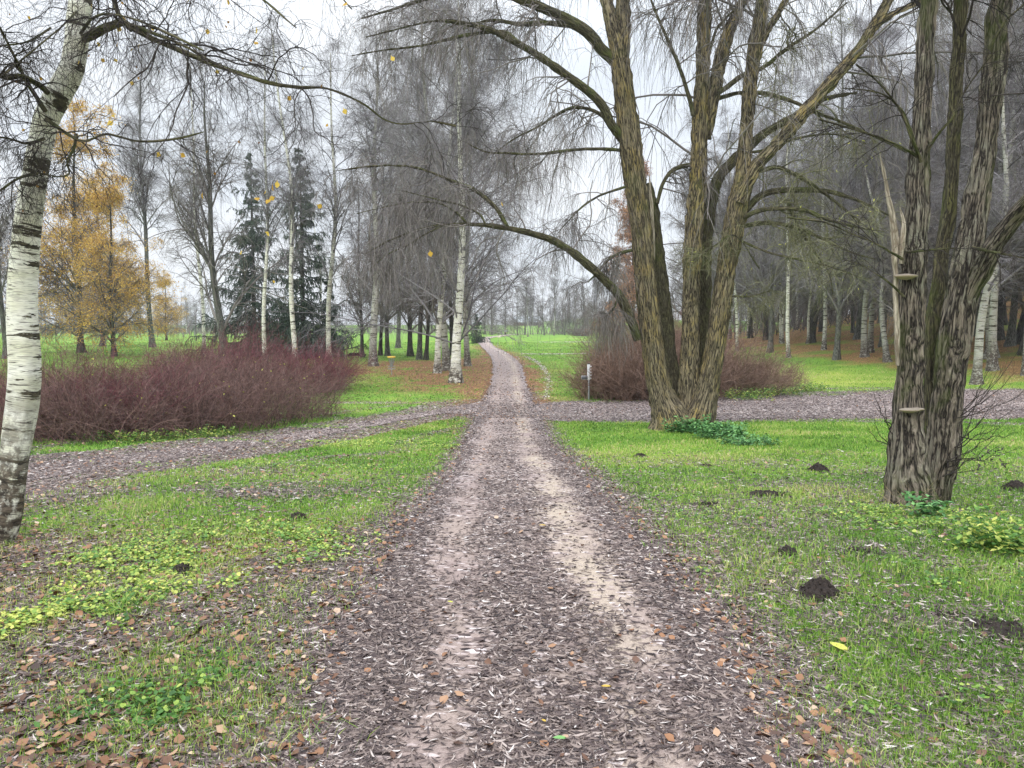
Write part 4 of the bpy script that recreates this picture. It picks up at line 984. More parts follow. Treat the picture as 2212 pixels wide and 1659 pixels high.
# thin shoots sprouting right of the foot
G = Geo()
def shoots(G, o, tips, K=9, n2=5):
    Pl = []; R = []
    for (vx, vy, dy) in tips:
        a = Q(o[0]+rng.uniform(-6, 6), o[1]+rng.uniform(-18, 18), ry+.05); b = Q(vx, vy, ry+dy); t = np.linspace(0, 1, K)[:, None]
        c = a*(1-t)+b*t + rng.normal(0, .01, (K, 3)); c[:, 2] -= .05*np.sin(t[:, 0]*PI); Pl.append(c); R.append(np.linspace(.0065, .0015, K))
    Pl, R = np.array(Pl), np.array(R); tubes(G, Pl, R, 5)
    p2, r2 = children(Pl, R, n=n2, t0=.25, t1=.95, ang=.45, length=.35, K=6, rr=.6, rend=.0015, wig=.08, up=.1); tubes(G, p2, r2, 3)
shoots(G, (2075, 900), [(2170, 790, .2), (2195, 800, -.3), (2150, 770, 0), (2212, 740, .1), (2190, 860, -.2), (2235, 830, .3)])
shoots(G, (2065, 960), [(2160, 850, -.3), (2190, 880, 0), (2130, 800, .2), (2205, 930, -.2), (2145, 870, .3)])
shoots(G, (2050, 1000), [(2130, 930, -.3), (2185, 905, .1), (2110, 880, .3), (2160, 960, -.4), (2200, 970, 0)])
shoots(G, (2035, 1035), [(2100, 985, -.3), (2140, 1000, 0), (2170, 925, .2)])
reloc(G.obj('shoots', M['twig_dark'], R0), rb); G = Geo()
shoots(G, (1928, 930), [(1900, 880, -.2), (1885, 850, 0), (1908, 860, .2)], n2=3)
shoots(G, (1925, 960), [(1890, 905, -.2), (1870, 915, .1)], n2=3)
reloc(G.obj('shoots', M['twig_dark'], R0), rb)
G = Geo(); a = []
for k in range(42):
    a.append(Q(2120+rng.uniform(-20, 50)+k*.3, 985+rng.uniform(-18, 32), ry-.1+rng.uniform(-.3, .3)))
a = np.array(a); V, F, R_ = leafquads(a[:, 0], a[:, 1], a[:, 2], rng.uniform(.03, .06, 42), rng.uniform(.012, .02, 42), rng.random(42)*.3, 1., .3, 0)
reloc(mesh_obj('withered_leaves', V, F, None, M['litter'], R0, {'rnd': R_}, smooth=False), rb)
def bracket(vx, vy, w, root, loc, dy):
    c = Q(vx, vy, ry+dy); r = w/2/FV*ry
    K, S = 9, 28; ph = np.linspace(0, 1, K); th = np.arange(S)/S*2*PI; V = []
    prof = [(0, -.55), (.45, -.42), (.8, -.16), (1, .02), (.97, .14), (.8, .24), (.5, .32), (.25, .38), (0, .4)]
    for (q, h) in prof:
        wob = 1 + .12*vnoise(np.cos(th)*1.5, np.sin(th)*1.5, vx, 91)
        V.append(np.stack([np.cos(th)*r*q*wob, np.sin(th)*r*.75*q*wob, np.full(S, h*r*.62)], 1))
    V = np.concatenate(V) + c; a = (np.arange(K-1)*S)[:, None]; j = np.arange(S)[None]; j2 = (j+1) % S
    F = np.stack([a+j, a+j2, a+S+j2, a+S+j], -1).reshape(-1, 4)
    return reloc(mesh_obj('bracket_fungus', V, F, None, M['fungus'], root, {'rnd': np.zeros(len(V))}), loc)
n_ = NT('bracket_fungus_skin'); pz = n_.n('ShaderNodeSeparateXYZ', i_0=n_.n('ShaderNodeTexCoord').outputs['Normal']).outputs[2]
ff = n_.noise(n_.pos(), 60, 5); n_.bump(ff, .4, .006)
M['fungus'] = n_.col(n_.mix(n_.fr(pz, -.3, .4), n_.mix(ff, (.27, .21, .15), (.42, .34, .25)), n_.mix(ff, (.12, .10, .08), (.36, .31, .25))))
bracket(1957, 597, 46, R0, rb, -.13).__setitem__('label', 'pale shelf shaped fungus high on the left trunk')
bracket(1964, 886, 40, R0, rb, -.155).__setitem__('label', 'pale double shelf fungus low on the left trunk')
bracket(1980, 884, 32, R0, rb, -.14)
# straw at its foot
def tuft(name, label, cat, spots, mat, n, h, spread, w=.002, lean=.5):
    G = Geo(); K = 6
    o3 = np.array([P(a, b) for a, b in spots]); k = rng.integers(0, len(o3), n)
    Pl = np.empty((n, K, 3)); Pl[:, 0] = o3[k] + np.c_[rng.normal(0, spread, (n, 2)), np.zeros(n)]; Pl[:, 0, 2] = H(Pl[:, 0, 0], Pl[:, 0, 1]) - .01
    d = norm(np.c_[rng.normal(0, lean, (n, 2)), np.ones(n)])
    for q in range(1, K):
        d = norm(d + rng.normal(0, .08, (n, 3)) + [0, 0, -.14]); Pl[:, q] = Pl[:, q-1] + d*(h*rng.uniform(.5, 1.2, n)/(K-1))[:, None]
    ribbons(G, Pl, np.linspace(w, w*.2, K)[None].repeat(n, 0))
    loc = o3[0]; o = G.obj(name, mat, None, smooth=False, loc=loc)
    return tag(o, label, cat)
M['straw'] = leaf_mat('straw', [(0, (.34, .24, .12)), (1, (.66, .52, .30))])
tuft('dry_grass_tuft', 'tuft of bent dry straw at the foot of the double trunked willow', 'grass tuft', [(1955, 1093), (1965, 1095)], M['straw'], 90, .42, .07, .0016, .5)
tuft('grass_tuft', 'long bladed green tuft growing among leaf litter beside the yellow herbs', 'grass tuft', [(268, 1330)], M['grass'], 90, .26, .05, .0028, .7)
tuft('grass_tuft', 'long bladed bright tuft at the bottom edge left of the footpath', 'grass tuft', [(620, 1620)], M['grass'], 120, .17, .12, .002, .7)
def herb_plant(name, label, spots, mat, nst, h, leaf, spread):
    root_loc = P(*spots[0]); root = empty(name, root_loc, label, 'plant')
    G = Geo(); K = 6; o3 = np.array([P(a, b) for a, b in spots]); k = rng.integers(0, len(o3), nst)
    Pl = np.empty((nst, K, 3)); Pl[:, 0] = o3[k] + np.c_[rng.normal(0, spread, (nst, 2)), np.zeros(nst)]; Pl[:, 0, 2] = H(Pl[:, 0, 0], Pl[:, 0, 1])-.01
    d = norm(np.c_[rng.normal(0, .35, (nst, 2)), np.ones(nst)]); hh = h*rng.uniform(.5, 1.1, nst)/(K-1)
    for q in range(1, K):
        d = norm(d + rng.normal(0, .1, (nst, 3)) + [0, 0, -.1]); Pl[:, q] = Pl[:, q-1] + d*hh[:, None]
    ribbons(G, Pl, np.full((nst, K), .0022), np.full(nst, .3))
    pp = np.repeat(Pl[:, 1:].reshape(-1, 3), 4, axis=0); pp = pp + rng.normal(0, leaf*.55, pp.shape)*[1, 1, .3]; n = len(pp)
    V, F, R_ = leafquads(pp[:, 0], pp[:, 1], pp[:, 2], leaf*rng.uniform(.6, 1.3, n), leaf*rng.uniform(.4, .75, n), rng.random(n), .35, .14, 0)
    G.add(V, F, rnd=R_); reloc(G.obj('foliage', mat, root, smooth=False), root_loc)
    return root
herb_plant('nettle_clump', 'dark green nettles crowding round the foot of the three stemmed willow', [(1500, 935), (1530, 930), (1560, 940), (1470, 935), (1590, 950), (1540, 948), (1515, 920)], M['nettle'], 170, .42, .085, .16)
herb_plant('nettle_clump', 'low nettles trailing away over the grass beside the willow foot', [(1620, 958), (1650, 962), (1590, 962)], M['nettle'], 60, .22, .06, .2)
herb_plant('nettle_plant', 'single fresh nettle in front of the double trunked willow', [(1998, 1120), (2010, 1122)], M['nettle'], 7, .28, .07, .03)
herb_plant('sapling', 'small yellow green sapling patch on the lawn at the outer edge', [(2115, 1190), (2150, 1190), (2180, 1200)], M['herb'], 40, .35, .055, .1)
herb_plant('bramble_patch', 'leafy green brambles under the front edge of the purple thicket', [(230, 952), (300, 955), (380, 950), (450, 945)], M['herb'], 130, .3, .06, .3)
herb_plant('herb_patch', 'yellow green leafy patch under the end of the rust brown thicket', [(1640, 855), (1680, 852), (1600, 862), (1750, 845)], M['herb'], 160, .5, .10, .6)
print('right willow', time.time()-T0)

# --- leaning birch
WS = .86
bb = P(8, 1172); by = bb[1]
B0 = empty('birch_tree', bb, 'leaning white birch with black bark bands and mossy branches, closest tree of all', 'tree')
bt = [(-8, 1215, 100, 0), (0, 1165, 78, 0), (16, 1090, 74, 0), (27, 1010, 66, 0), (37, 940, 68, 0), (47, 860, 72, 0), (50, 780, 70, 0), (48, 700, 69, 0), (51, 620, 67, 0), (57, 540, 64, 0), (66, 460, 60, 0), (80, 380, 57, 0), (92, 310, 56, 0), (104, 250, 58, 0), (128, 195, 60, 0), (152, 150, 56, 0), (163, 100, 54, 0), (168, 50, 53, 0), (176, -20, 51, 0), (185, -200, 44, 0), (230, -600, 28, -.2), (260, -1000, 10, -.3)]
BT = limb(bt, by, .03)
thick('trunk', [BT], 64, M['birch'], B0, bb, .0025)
bl = [[(175, 90, 14, 0), (195, 78, 22, -.1), (225, 62, 19, -.2), (265, 48, 17, -.3), (290, 62, 15, -.35), (330, 84, 13, -.45), (390, 110, 12, -.6), (450, 135, 10, -.7), (510, 155, 10, -.8), (580, 178, 9, -.9), (640, 188, 8, -1.), (700, 190, 7, -1.1), (750, 207, 6, -1.15), (790, 228, 5, -1.2), (830, 258, 4, -1.2), (870, 268, 3, -1.2), (930, 262, 2, -1.2), (985, 272, 1.2, -1.2)],
      [(283, 66, 9, -.3), (262, 40, 9, -.2), (248, 10, 9, 0), (235, -40, 10, .3), (210, -140, 12, .3), (190, -220, 10, .05)],
      [(285, 55, 9, -.35), (340, 75, 8, -.5), (400, 100, 7, -.7), (470, 140, 6, -.9), (530, 165, 4, -1), (600, 180, 2, -1.1)],
      [(172, 75, 7, -.05), (200, 40, 6, -.2), (240, 30, 5, -.4), (300, 45, 5, -.6), (370, 75, 4, -.8), (440, 110, 3, -.9)],
      [(120, 215, 12, 0), (85, 185, 13, -.2), (50, 165, 13, -.4), (10, 165, 14, -.5), (-60, 150, 12, -.7), (-150, 130, 6, -1)],
      [(98, 240, 10, -.1), (60, 180, 9, -.3), (30, 120, 7, -.5), (0, 60, 6, -.6), (-40, -10, 3, -.8)],
      [(100, 258, 10, -.1), (140, 285, 8, -.25), (180, 305, 7, -.4), (230, 290, 6, -.5), (300, 305, 5, -.6), (380, 300, 4, -.7), (440, 285, 2, -.7)],
      [(165, 290, 6, -.2), (160, 320, 5, -.25), (145, 350, 5, -.3), (150, 375, 4, -.3), (125, 382, 3, -.35), (80, 372, 2, -.35)],
      [(95, 300, 7, -.1), (60, 310, 6, -.3), (20, 300, 5, -.4), (-40, 290, 4, -.5)],
      [(80, 375, 6, -.1), (40, 385, 6, -.3), (0, 412, 5, -.4), (-50, 440, 3, -.5)],
      [(110, 60, 4, -.2), (60, 90, 4, -.3), (0, 100, 4, -.3), (-60, 120, 3, -.4)],
      [(180, 10, 5, .1), (130, 60, 5, -.4), (70, 110, 4, -.6), (10, 160, 3, -.7)],
      [(215, -60, 8, -.3), (300, -90, 8, -.6), (420, -70, 7, -.9), (540, -20, 5, -1.2), (640, 60, 3, -1.4)],
      [(200, -150, 9, .1), (330, -200, 8, .2), (500, -180, 7, .3), (660, -90, 5, .4), (760, 20, 3, .4)],
      [(190, -120, 9, -.1), (100, -170, 8, -.5), (0, -150, 7, -.7), (-80, -60, 4, -.8)]]
BL = [limb(s, by, .03) for s in bl]
thick('limb', [BL[0]], 14, M['limb'], B0, bb, .003, 'long mossy limb reaching over toward the footpath')
thick('branches', BL[1:], 9, M['limb'], B0, bb, .002)
G = Geo()
pa, ra = resample(BL, 30)
p2, r2 = children(pa, ra, n=16, t0=.12, t1=1, ang=.9, length=lambda L, t: .22+.16*L*(1.2-t), K=12, rr=.45, rmax=.009, rend=.0026, droop=.9, wig=.24); tubes(G, p2, r2, 4)
p3, r3 = children(p2, r2, n=6, t0=.1, t1=1, ang=.6, length=lambda L, t: .12+.55*L, K=9, rr=.6, rend=.0015, droop=.9, wig=.26); tubes(G, p3, r3, 3)
p4, r4 = children(p3, r3, n=3, t0=.1, t1=1, ang=.5, length=lambda L, t: .08+.5*L, K=6, rr=.6, rend=.0011, droop=.9, wig=.25); ribbons(G, p4, r4)
reloc(G.obj('crown', M['twig_dark'], B0), bb)
# scattered last leaves: where the photograph has them, and a few dead brown ones
yl = [(62, 38), (268, 42), (285, 108), (254, 97), (553, 66), (553, 92), (655, 148), (625, 212), (245, 250), (238, 265), (50, 280), (196, 12), (250, 130), (222, 130), (198, 660), (555, 430), (580, 435), (590, 405), (572, 415), (598, 398), (588, 428), (438, 423), (592, 608), (706, 270), (848, 126), (395, 335), (448, 68), (230, 330), (285, 180), (342, 333), (745, 8), (170, 135), (257, 62), (212, 95), (577, 505), (520, 545), (470, 155), (745, 240), (930, 548), (1085, 440), (300, 100), (405, 2), (492, 5), (690, 445), (330, 60)]
yl = np.array([Q(a, b, by - .2 - .5*min(1, max(0, (a-150)/400)) + rng.uniform(-.25, .35)) for a, b in yl]); n = len(yl)
def hang_leaf(p, s):
    """a birch leaf: kite outline of 8 points with a fold and a stalk"""
    o = np.array([(0, .62, 0), (.12, .3, .06), (.42, .12, .1), (.40, -.14, .12), (.22, -.36, .08), (0, -.55, 0), (-.22, -.36, .08), (-.40, -.14, .12), (-.42, .12, .1), (-.12, .3, .06), (0, 0, 0)])
    a, b, c = rng.normal(0, .5), rng.normal(0, .5), rng.uniform(0, 2*PI)
    Rz = np.array([[math.cos(c), -math.sin(c), 0], [math.sin(c), math.cos(c), 0], [0, 0, 1]]); Rx = np.array([[1, 0, 0], [0, math.cos(PI/2+a), -math.sin(PI/2+a)], [0, math.sin(PI/2+a), math.cos(PI/2+a)]])
    Ry = np.array([[math.cos(b), 0, math.sin(b)], [0, 1, 0], [-math.sin(b), 0, math.cos(b)]])
    return (o*s) @ (Rz @ Ry @ Rx).T + p
G = Geo()
for p in yl:
    s = rng.uniform(.026, .05)
    G.add(hang_leaf(p, s), None, [(10, i, (i+1) % 10) for i in range(10)], rnd=np.full(11, rng.uniform(.45, 1)))
for k in range(75):
    q = p3[rng.integers(0, len(p3)), -1]
    G.add(hang_leaf(q, rng.uniform(.012, .026)), None, [(10, i, (i+1) % 10) for i in range(10)], rnd=np.full(11, rng.uniform(0, .3)))
reloc(G.obj('leaves', M['yellow'], B0, smooth=False), bb)
print('birch', time.time()-T0)

# ------------------------------------------------------------------ dogwood thickets
def thicket(name, label, front, T, hgt, n, mat, n2=5, n3=3, r0=.0075, outl=.5, leaves=None, back=None, rr3=.0028, ends=(1, 1)):
    pts = np.array([P(*q)[:2] for q in front]); c = catmull(pts, 60)
    t = rng.random(n); i = t*59; k = np.minimum(i.astype(int), 58); w = (i-k)[:, None]
    base = c[k]*(1-w) + c[k+1]*w
    tn = norm(c[k+1]-c[k]); nb = np.stack([-tn[:, 1], tn[:, 0]], 1); nb *= np.sign(nb[:, 1:2]+1e-9)
    b = rng.random(n)**.8; e = np.minimum(np.minimum(t/.10*ends[0]+(1-ends[0]), (1-t)/.10*ends[1]+(1-ends[1])), 1)
    base = base + nb*(b*T*np.sqrt(np.clip(e, .05, 1)))[:, None]
    z = H(base[:, 0], base[:, 1]); K = 8
    hh = np.interp(t, np.linspace(0, 1, len(hgt)), hgt)*rng.uniform(.4, 1.12, n)**.8*(.8+.35*b)*(1+.22*vnoise(base[:, 0]*1.1, base[:, 1]*1.1, 0, 99))
    out = tn*((t-.5)*2*np.abs((t-.5)*2)**2.5)[:, None]*outl*1.3 + nb*((b-.35)*outl*1.2)[:, None]
    d = norm(np.c_[out + rng.normal(0, .5, (n, 2)), np.ones(n)]); Pl = np.empty((n, K, 3)); Pl[:, 0] = np.c_[base, z-.03]
    for q in range(1, K):
        d = norm(d + rng.normal(0, .13, (n, 3)) + np.c_[out*.06, np.full(n, .0)]); Pl[:, q] = Pl[:, q-1] + d*(hh/(K-1))[:, None]
    R = r0*rng.uniform(.7, 1.4, (n, 1))*np.linspace(1, .35, K)[None]
    loc = np.r_[c[30], float(H(*c[30]))]; root = empty(name, loc, label, 'shrub')
    G = Geo(); tubes(G, Pl, R, 4)
    p2, r2 = children(Pl, R, n=n2, t0=.15, t1=.95, ang=.75, length=lambda L, t: .15+.42*L*(1-.4*t), K=6, rr=.7, rend=r0*.45, droop=.1, wig=.2, up=.15); tubes(G, p2, r2, 3)
    p3, r3 = children(p2, r2, n=n3, t0=.2, t1=1, ang=.7, length=lambda L, t: .1+.5*L, K=4, rr=.7, rend=rr3, droop=0, wig=.18, up=.1); ribbons(G, p3, r3)
    reloc(G.obj('stems', mat, root), loc)
    if leaves:
        m, nl, s = leaves; kk = rng.integers(0, len(p3), nl); q = p3[kk, -1]
        V, F, R_ = leafquads(q[:, 0], q[:, 1], q[:, 2], rng.uniform(.6, 1.3, nl)*s, rng.uniform(.4, .8, nl)*s, rng.random(nl), 1., .2, 0)
        reloc(mesh_obj('leaves', V, F, None, m, root, {'rnd': R_}, smooth=False), loc)
    return root
thicket('dogwood_thicket', 'brown purple dogwood thicket dotted with yellow leaves beside the left side path', [(60, 965), (250, 958), (450, 945), (620, 925), (735, 900)], 4.0, [2.0, 1.95, 1.95, 2.3, 2.0], 1350, M['dogwood'], 5, 4, .008, .5, (M['yelgreen'], 170, .07), ends=(0, 1))
thicket('dogwood_thicket', 'darker crimson purple dogwood rising behind the thicket in front of the spruces', [(370, 860), (480, 855), (600, 850), (690, 850)], 3.5, [2.0, 2.7, 2.6, 1.9], 900, M['dogwood_red'], 5, 4, .010, .4, (M['yelgreen'], 60, .06), rr3=.004)
thicket('dogwood_thicket', 'reddish dogwood stems rising right beside the leaning birch', [(-120, 960), (0, 955), (120, 930), (210, 915)], 3., [2.1, 2.1, 2., 1.4], 620, M['dogwood_red'], 5, 3, .008, .4)
thicket('dogwood_thicket', 'tan brown dogwood thicket behind the small signpost and left willow stem', [(1245, 862), (1330, 868), (1420, 868), (1500, 866)], 5.0, [2.0, 2.9, 3.0, 2.9], 1400, M['dogwood_tan'], 5, 4, .012, .45, rr3=.005)
thicket('dogwood_thicket', 'rust brown dogwood thicket spreading right of the willow stems', [(1480, 862), (1580, 862), (1670, 858), (1730, 845)], 7.0, [2.8, 2.7, 2.6, 1.9], 1200, M['dogwood_tan'], 5, 4, .012, .6, rr3=.005)
thicket('dogwood_thicket', 'bright crimson dogwood glimpsed between the willow stems', [(1440, 800), (1500, 800), (1550, 800)], 3.0, [3.3, 3.6, 3.], 420, M['dogwood_red'], 5, 3, .016, .3, rr3=.008)
for i, (vx, vy, s, lb) in enumerate([(1262, 726, 2.2, 'small twiggy bush standing on the meadow before the green bank'), (1305, 724, 3., 'low grey bush at the meadow edge beside the willow limb')]):
    thicket('bush', lb, [(vx-14, vy), (vx, vy+.5), (vx+14, vy)], s*1.5, [s, s*1.2, s], 160, M['twig'], 4, 3, .03, .8, rr3=.02)
print('thickets', time.time()-T0)

# ------------------------------------------------------------------ small things
import bmesh
def box(G, c, s, rot=0.0, bev=.08):
    """a chamfered box"""
    sx, sy, sz = np.array(s)/2; b = min(s)*bev; V = []
    for z, k in ((-sz, 1), (-sz+b, 0), (sz-b, 0), (sz, 1)):
        q = b*k
        V += [(-sx+b+q, -sy+q, z), (sx-b-q, -sy+q, z), (sx-q, -sy+b+q, z), (sx-q, sy-b-q, z), (sx-b-q, sy-q, z), (-sx+b+q, sy-q, z), (-sx+q, sy-b-q, z), (-sx+q, -sy+b+q, z)]
    V = np.array(V); ca, sa = math.cos(rot), math.sin(rot)
    V = V @ np.array([[ca, sa, 0], [-sa, ca, 0], [0, 0, 1]]) + np.array(c)
    F = [(a*8+j, a*8+(j+1) % 8, a*8+8+(j+1) % 8, a*8+8+j) for a in range(3) for j in range(8)]
    cap = [(0, 7, 6, 5), (0, 5, 4, 1), (1, 4, 3, 2), (24, 25, 28, 29), (25, 26, 27, 28), (24, 29, 30, 31)]
    G.add(V, F + cap, rnd=np.zeros(len(V)))
def cyl(G, a, b, r0, r1=None, S=16, cap=True):
    a, b = np.array(a, float), np.array(b, float); r1 = r0 if r1 is None else r1
    d = b-a; pts = [a, a, a+d*.02, b-d*.02, b, b]; R = [1e-4, r0*.92, r0, r1, r1*.92, 1e-4]
    T = d/np.linalg.norm(d); ref = np.array([0, 1., 0]) if abs(T[2]) > .8 else np.array([0, 0, 1.]); A = np.cross(T, ref); A /= np.linalg.norm(A); B = np.cross(T, A)
    th = np.arange(S)/S*2*PI; V = np.concatenate([p + r*(np.cos(th)[:, None]*A + np.sin(th)[:, None]*B) for p, r in zip(pts, R)])
    F = [(k*S+j, k*S+(j+1) % S, (k+1)*S+(j+1) % S, (k+1)*S+j) for k in range(5) for j in range(S)]
    G.add(V, F, rnd=np.zeros(len(V)))
def part(name, mat, root, fn, label=None, smooth=False):
    G = Geo(); fn(G); o = G.obj(name, mat, root, smooth=smooth)
    if label: o['label'] = label
    return o
M['steel'] = flat('galvanised_steel', (.36, .38, .40), .45, .6)
M['white'] = flat('white_enamel', (.72, .74, .76), .5)
M['greyplate'] = flat('dark_grey_plate', (.10, .11, .12), .5)
M['black'] = flat('black_plastic', (.015, .015, .015), .5)
M['yellowband'] = flat('yellow_band', (.70, .48, .10), .5)
M['orangeband'] = flat('orange_band', (.65, .28, .10), .5)
M['blackwood'] = flat('tarred_wood', (.018, .017, .016), .9)
# signpost
p = P(1272, 864.5); k = p[1]/FV
S0 = empty('signpost', p, 'small steel post with white tags and a dark plate before the tan thicket', 'signpost')
part('pole', M['steel'], S0, lambda G: cyl(G, (0, 0, -.2), (-.01, 0, 78*k), 2.1*k, 1.9*k), smooth=True)
part('sleeve', M['white'], S0, lambda G: cyl(G, (-.012, 0, 44*k), (-.02, 0, 78*k), 3.1*k), smooth=True)
part('cap', M['black'], S0, lambda G: cyl(G, (-.02, 0, 77.5*k), (-.02, 0, 80*k), 2.9*k), smooth=True)
for i in range(5):
    part('tag', M['white'], S0, lambda G: box(G, (3.2*k, -2*k, (48+6.3*i)*k), (4.6*k, 1*k, 2.6*k), .3))
pl = part('plate', M['steel'], S0, lambda G: box(G, (-9*k, -1*k, 49*k), (15*k, 1.2*k, 8.6*k)))
part('panel', M['greyplate'], pl, lambda G: box(G, (-9*k, -1.75*k, 49*k), (13*k, .5*k, 6.6*k)))
# disc golf baskets
def basket(vx, vy, hpx, label, band):
    p = P(vx, vy); k = p[1]/FV*hpx/40; r = empty('disc_golf_basket', p, label, 'basket')
    part('pole', M['steel'], r, lambda G: cyl(G, (0, 0, -.2), (0, 0, 39*k), .9*k), smooth=True)
    def ring(G, z, rad, h, S=24):
        th = np.arange(S)/S*2*PI; pr = [(rad, z-h/2), (rad+.3*k, z), (rad, z+h/2), (rad-.6*k, z+h/2), (rad-.6*k, z-h/2)]
        V = np.array([(q*math.cos(t), q*math.sin(t), zz) for q, zz in pr for t in th]); n = len(pr)
        G.add(V, [(a*S+j, a*S+(j+1) % S, ((a+1) % n)*S+(j+1) % S, ((a+1) % n)*S+j) for a in range(n) for j in range(S)], rnd=np.zeros(len(V)))
    part('band', band, r, lambda G: ring(G, 38*k, 8.6*k, 3.6*k), smooth=True)
    def chains(G):
        for rr, z0 in ((7.6, 17.5), (5, 17)):
            for a in np.arange(14)*2*PI/14 + rr:
                pts = np.array([[rr*k*math.cos(a)*(1-t**1.3*.82), rr*k*math.sin(a)*(1-t**1.3*.82), (36.5-(36.5-z0)*t)*k] for t in np.linspace(0, 1, 7)])
                tubes(G, pts[None], np.full((1, 7), .16*k), 5)
    part('chains', M['steel'], r, chains)
    def tray(G):
        ring(G, 18.5*k, 8.2*k, .8*k); ring(G, 12.5*k, 8*k, .8*k)
        for a in np.arange(22)*2*PI/22:
            pts = np.array([[8*k*math.cos(a), 8*k*math.sin(a), 18.5*k], [8*k*math.cos(a), 8*k*math.sin(a), 12.5*k], [.8*k*math.cos(a), .8*k*math.sin(a), 12.3*k]])
            tubes(G, pts[None], np.full((1, 3), .16*k), 5)
    part('tray', M['steel'], r, tray)
    part('collar', M['white'], r, lambda G: cyl(G, (0, 0, 11*k), (0, 0, 12.2*k), 1.7*k), smooth=True)
    return r
basket(846, 809.5, 40, 'disc golf basket with yellow top band among the tall trees', M['yellowband'])
basket(1188, 723, 8.5, 'tiny far disc golf basket with orange band on the meadow', M['orangeband'])
# black logs by the trees
p = P(772, 769); k = p[1]/FV
L0 = empty('log_pile', p, 'black log lying on the grass left of the tall trees', 'log')
def log(z, x0, x1, r, y=0): return lambda G: cyl(G, (x0*k, y*k, z*k), (x1*k, y*k, (z+.3)*k), r*k, S=12)
part('log', M['blackwood'], L0, log(2.2, -19, 18, 2.4), smooth=True); part('log', M['blackwood'], L0, log(5.2, -18, 3, 1.5, 1.), smooth=True)
def signboard(vx, vy, w, h, label, cross=False):
    p = P(vx, vy); k = p[1]/FV; r = empty('sign', p, label, 'sign')
    part('post', M['white'], r, lambda G: box(G, (0, 0, h*k/2-.1), (1.0*k, .8*k, h*k+.2)))
    part('board', M['white'], r, lambda G: box(G, (0, -.8*k, h*.78*k), (w*k, .6*k, h*.34*k)))
signboard(1203, 717.5, 6, 9, 'tiny white signboard on a post at the far meadow edge')
signboard(1182, 715, 2.6, 9, 'slim white marker post left of the white signboard')
signboard(1266, 710, 2, 9, 'slim white post far out before the green bank')
# table far away
p = P(1167, 717); k = p[1]/FV
T1 = empty('picnic_table', p, 'tiny dark picnic table beside the slim white marker post', 'table')
part('tabletop', M['blackwood'], T1, lambda G: box(G, (0, 0, 4.6*k), (9*k, 5*k, .7*k)))
for sx in (-1, 1):
    part('leg', M['blackwood'], T1, lambda G: box(G, (sx*3*k, 0, 2.1*k), (.9*k, 4*k, 4.4*k)))
# pale stump on the path edge
p = P(1078, 729); k = p[1]/FV
G = Geo(); cyl(G, (0, 0, -.1), (0, 0, 2.8*k), 3.6*k, 2.4*k, 14); cyl(G, (1*k, 0, 1.5*k), (2.6*k, 0, 5.4*k), 1.3*k, .5*k, 10); cyl(G, (-2*k, 0, 1*k), (-5*k, 0, 2.6*k), 1.2*k, .5*k, 10)
tag(G.obj('tree_stump', M['wood'], None, loc=(0, 0, 0)), 'pale stump on the grass inside the bend of the path', 'stump').location = tuple(p)
# far building
xb = (1138.5-1106)/FV*430; zb = float(H(xb, 430))
B1 = empty('farm_building', (xb, 430, zb), 'long low building with pale metal roof far beyond the meadow', 'building')
M['wallred'] = flat('dull_red_boards', (.16, .07, .06)); M['roofp'] = flat('pale_metal_roof', (.62, .68, .76), .5); M['glass'] = flat('dark_glass', (.03, .035, .04), .2)
kk = 430/FV; bw = 31*kk
wl = part('wall', M['wallred'], B1, lambda G: box(G, (0, 4, 1.0), (2*bw-.6, 8, 2.0), 0, .01))
def roof(G):
    V = np.array([(-bw, -.5, 1.9), (bw, -.5, 1.9), (bw, 4, 4.9), (-bw, 4, 4.9), (-bw, 8.5, 1.9), (bw, 8.5, 1.9)]); V2 = V + [0, 0, .18]
    G.add(np.vstack([V, V2]), [(6, 7, 8, 9), (9, 8, 11, 10), (0, 3, 2, 1), (3, 4, 5, 2), (0, 1, 7, 6), (4, 10, 11, 5), (1, 2, 8, 7), (2, 5, 11, 8), (0, 6, 9, 3), (3, 9, 10, 4)], rnd=np.zeros(12))
part('roof', M['roofp'], B1, roof)
part('gable', M['white'], B1, lambda G: G.add([(bw-.3, 0, 2.0), (bw-.3, 8, 2.0), (bw-.3, 4, 4.8), (bw-.5, 0, 2.0), (bw-.5, 8, 2.0), (bw-.5, 4, 4.8)], [(0, 1, 4, 3), (1, 2, 5, 4), (2, 0, 3, 5)], [(0, 1, 2), (3, 5, 4)], rnd=np.zeros(6)))
for i in range(5): part('window', M['glass'], B1, lambda G: box(G, (-bw*.75+i*bw*.37, -.04, 1.1), (1.3, .12, .8)))

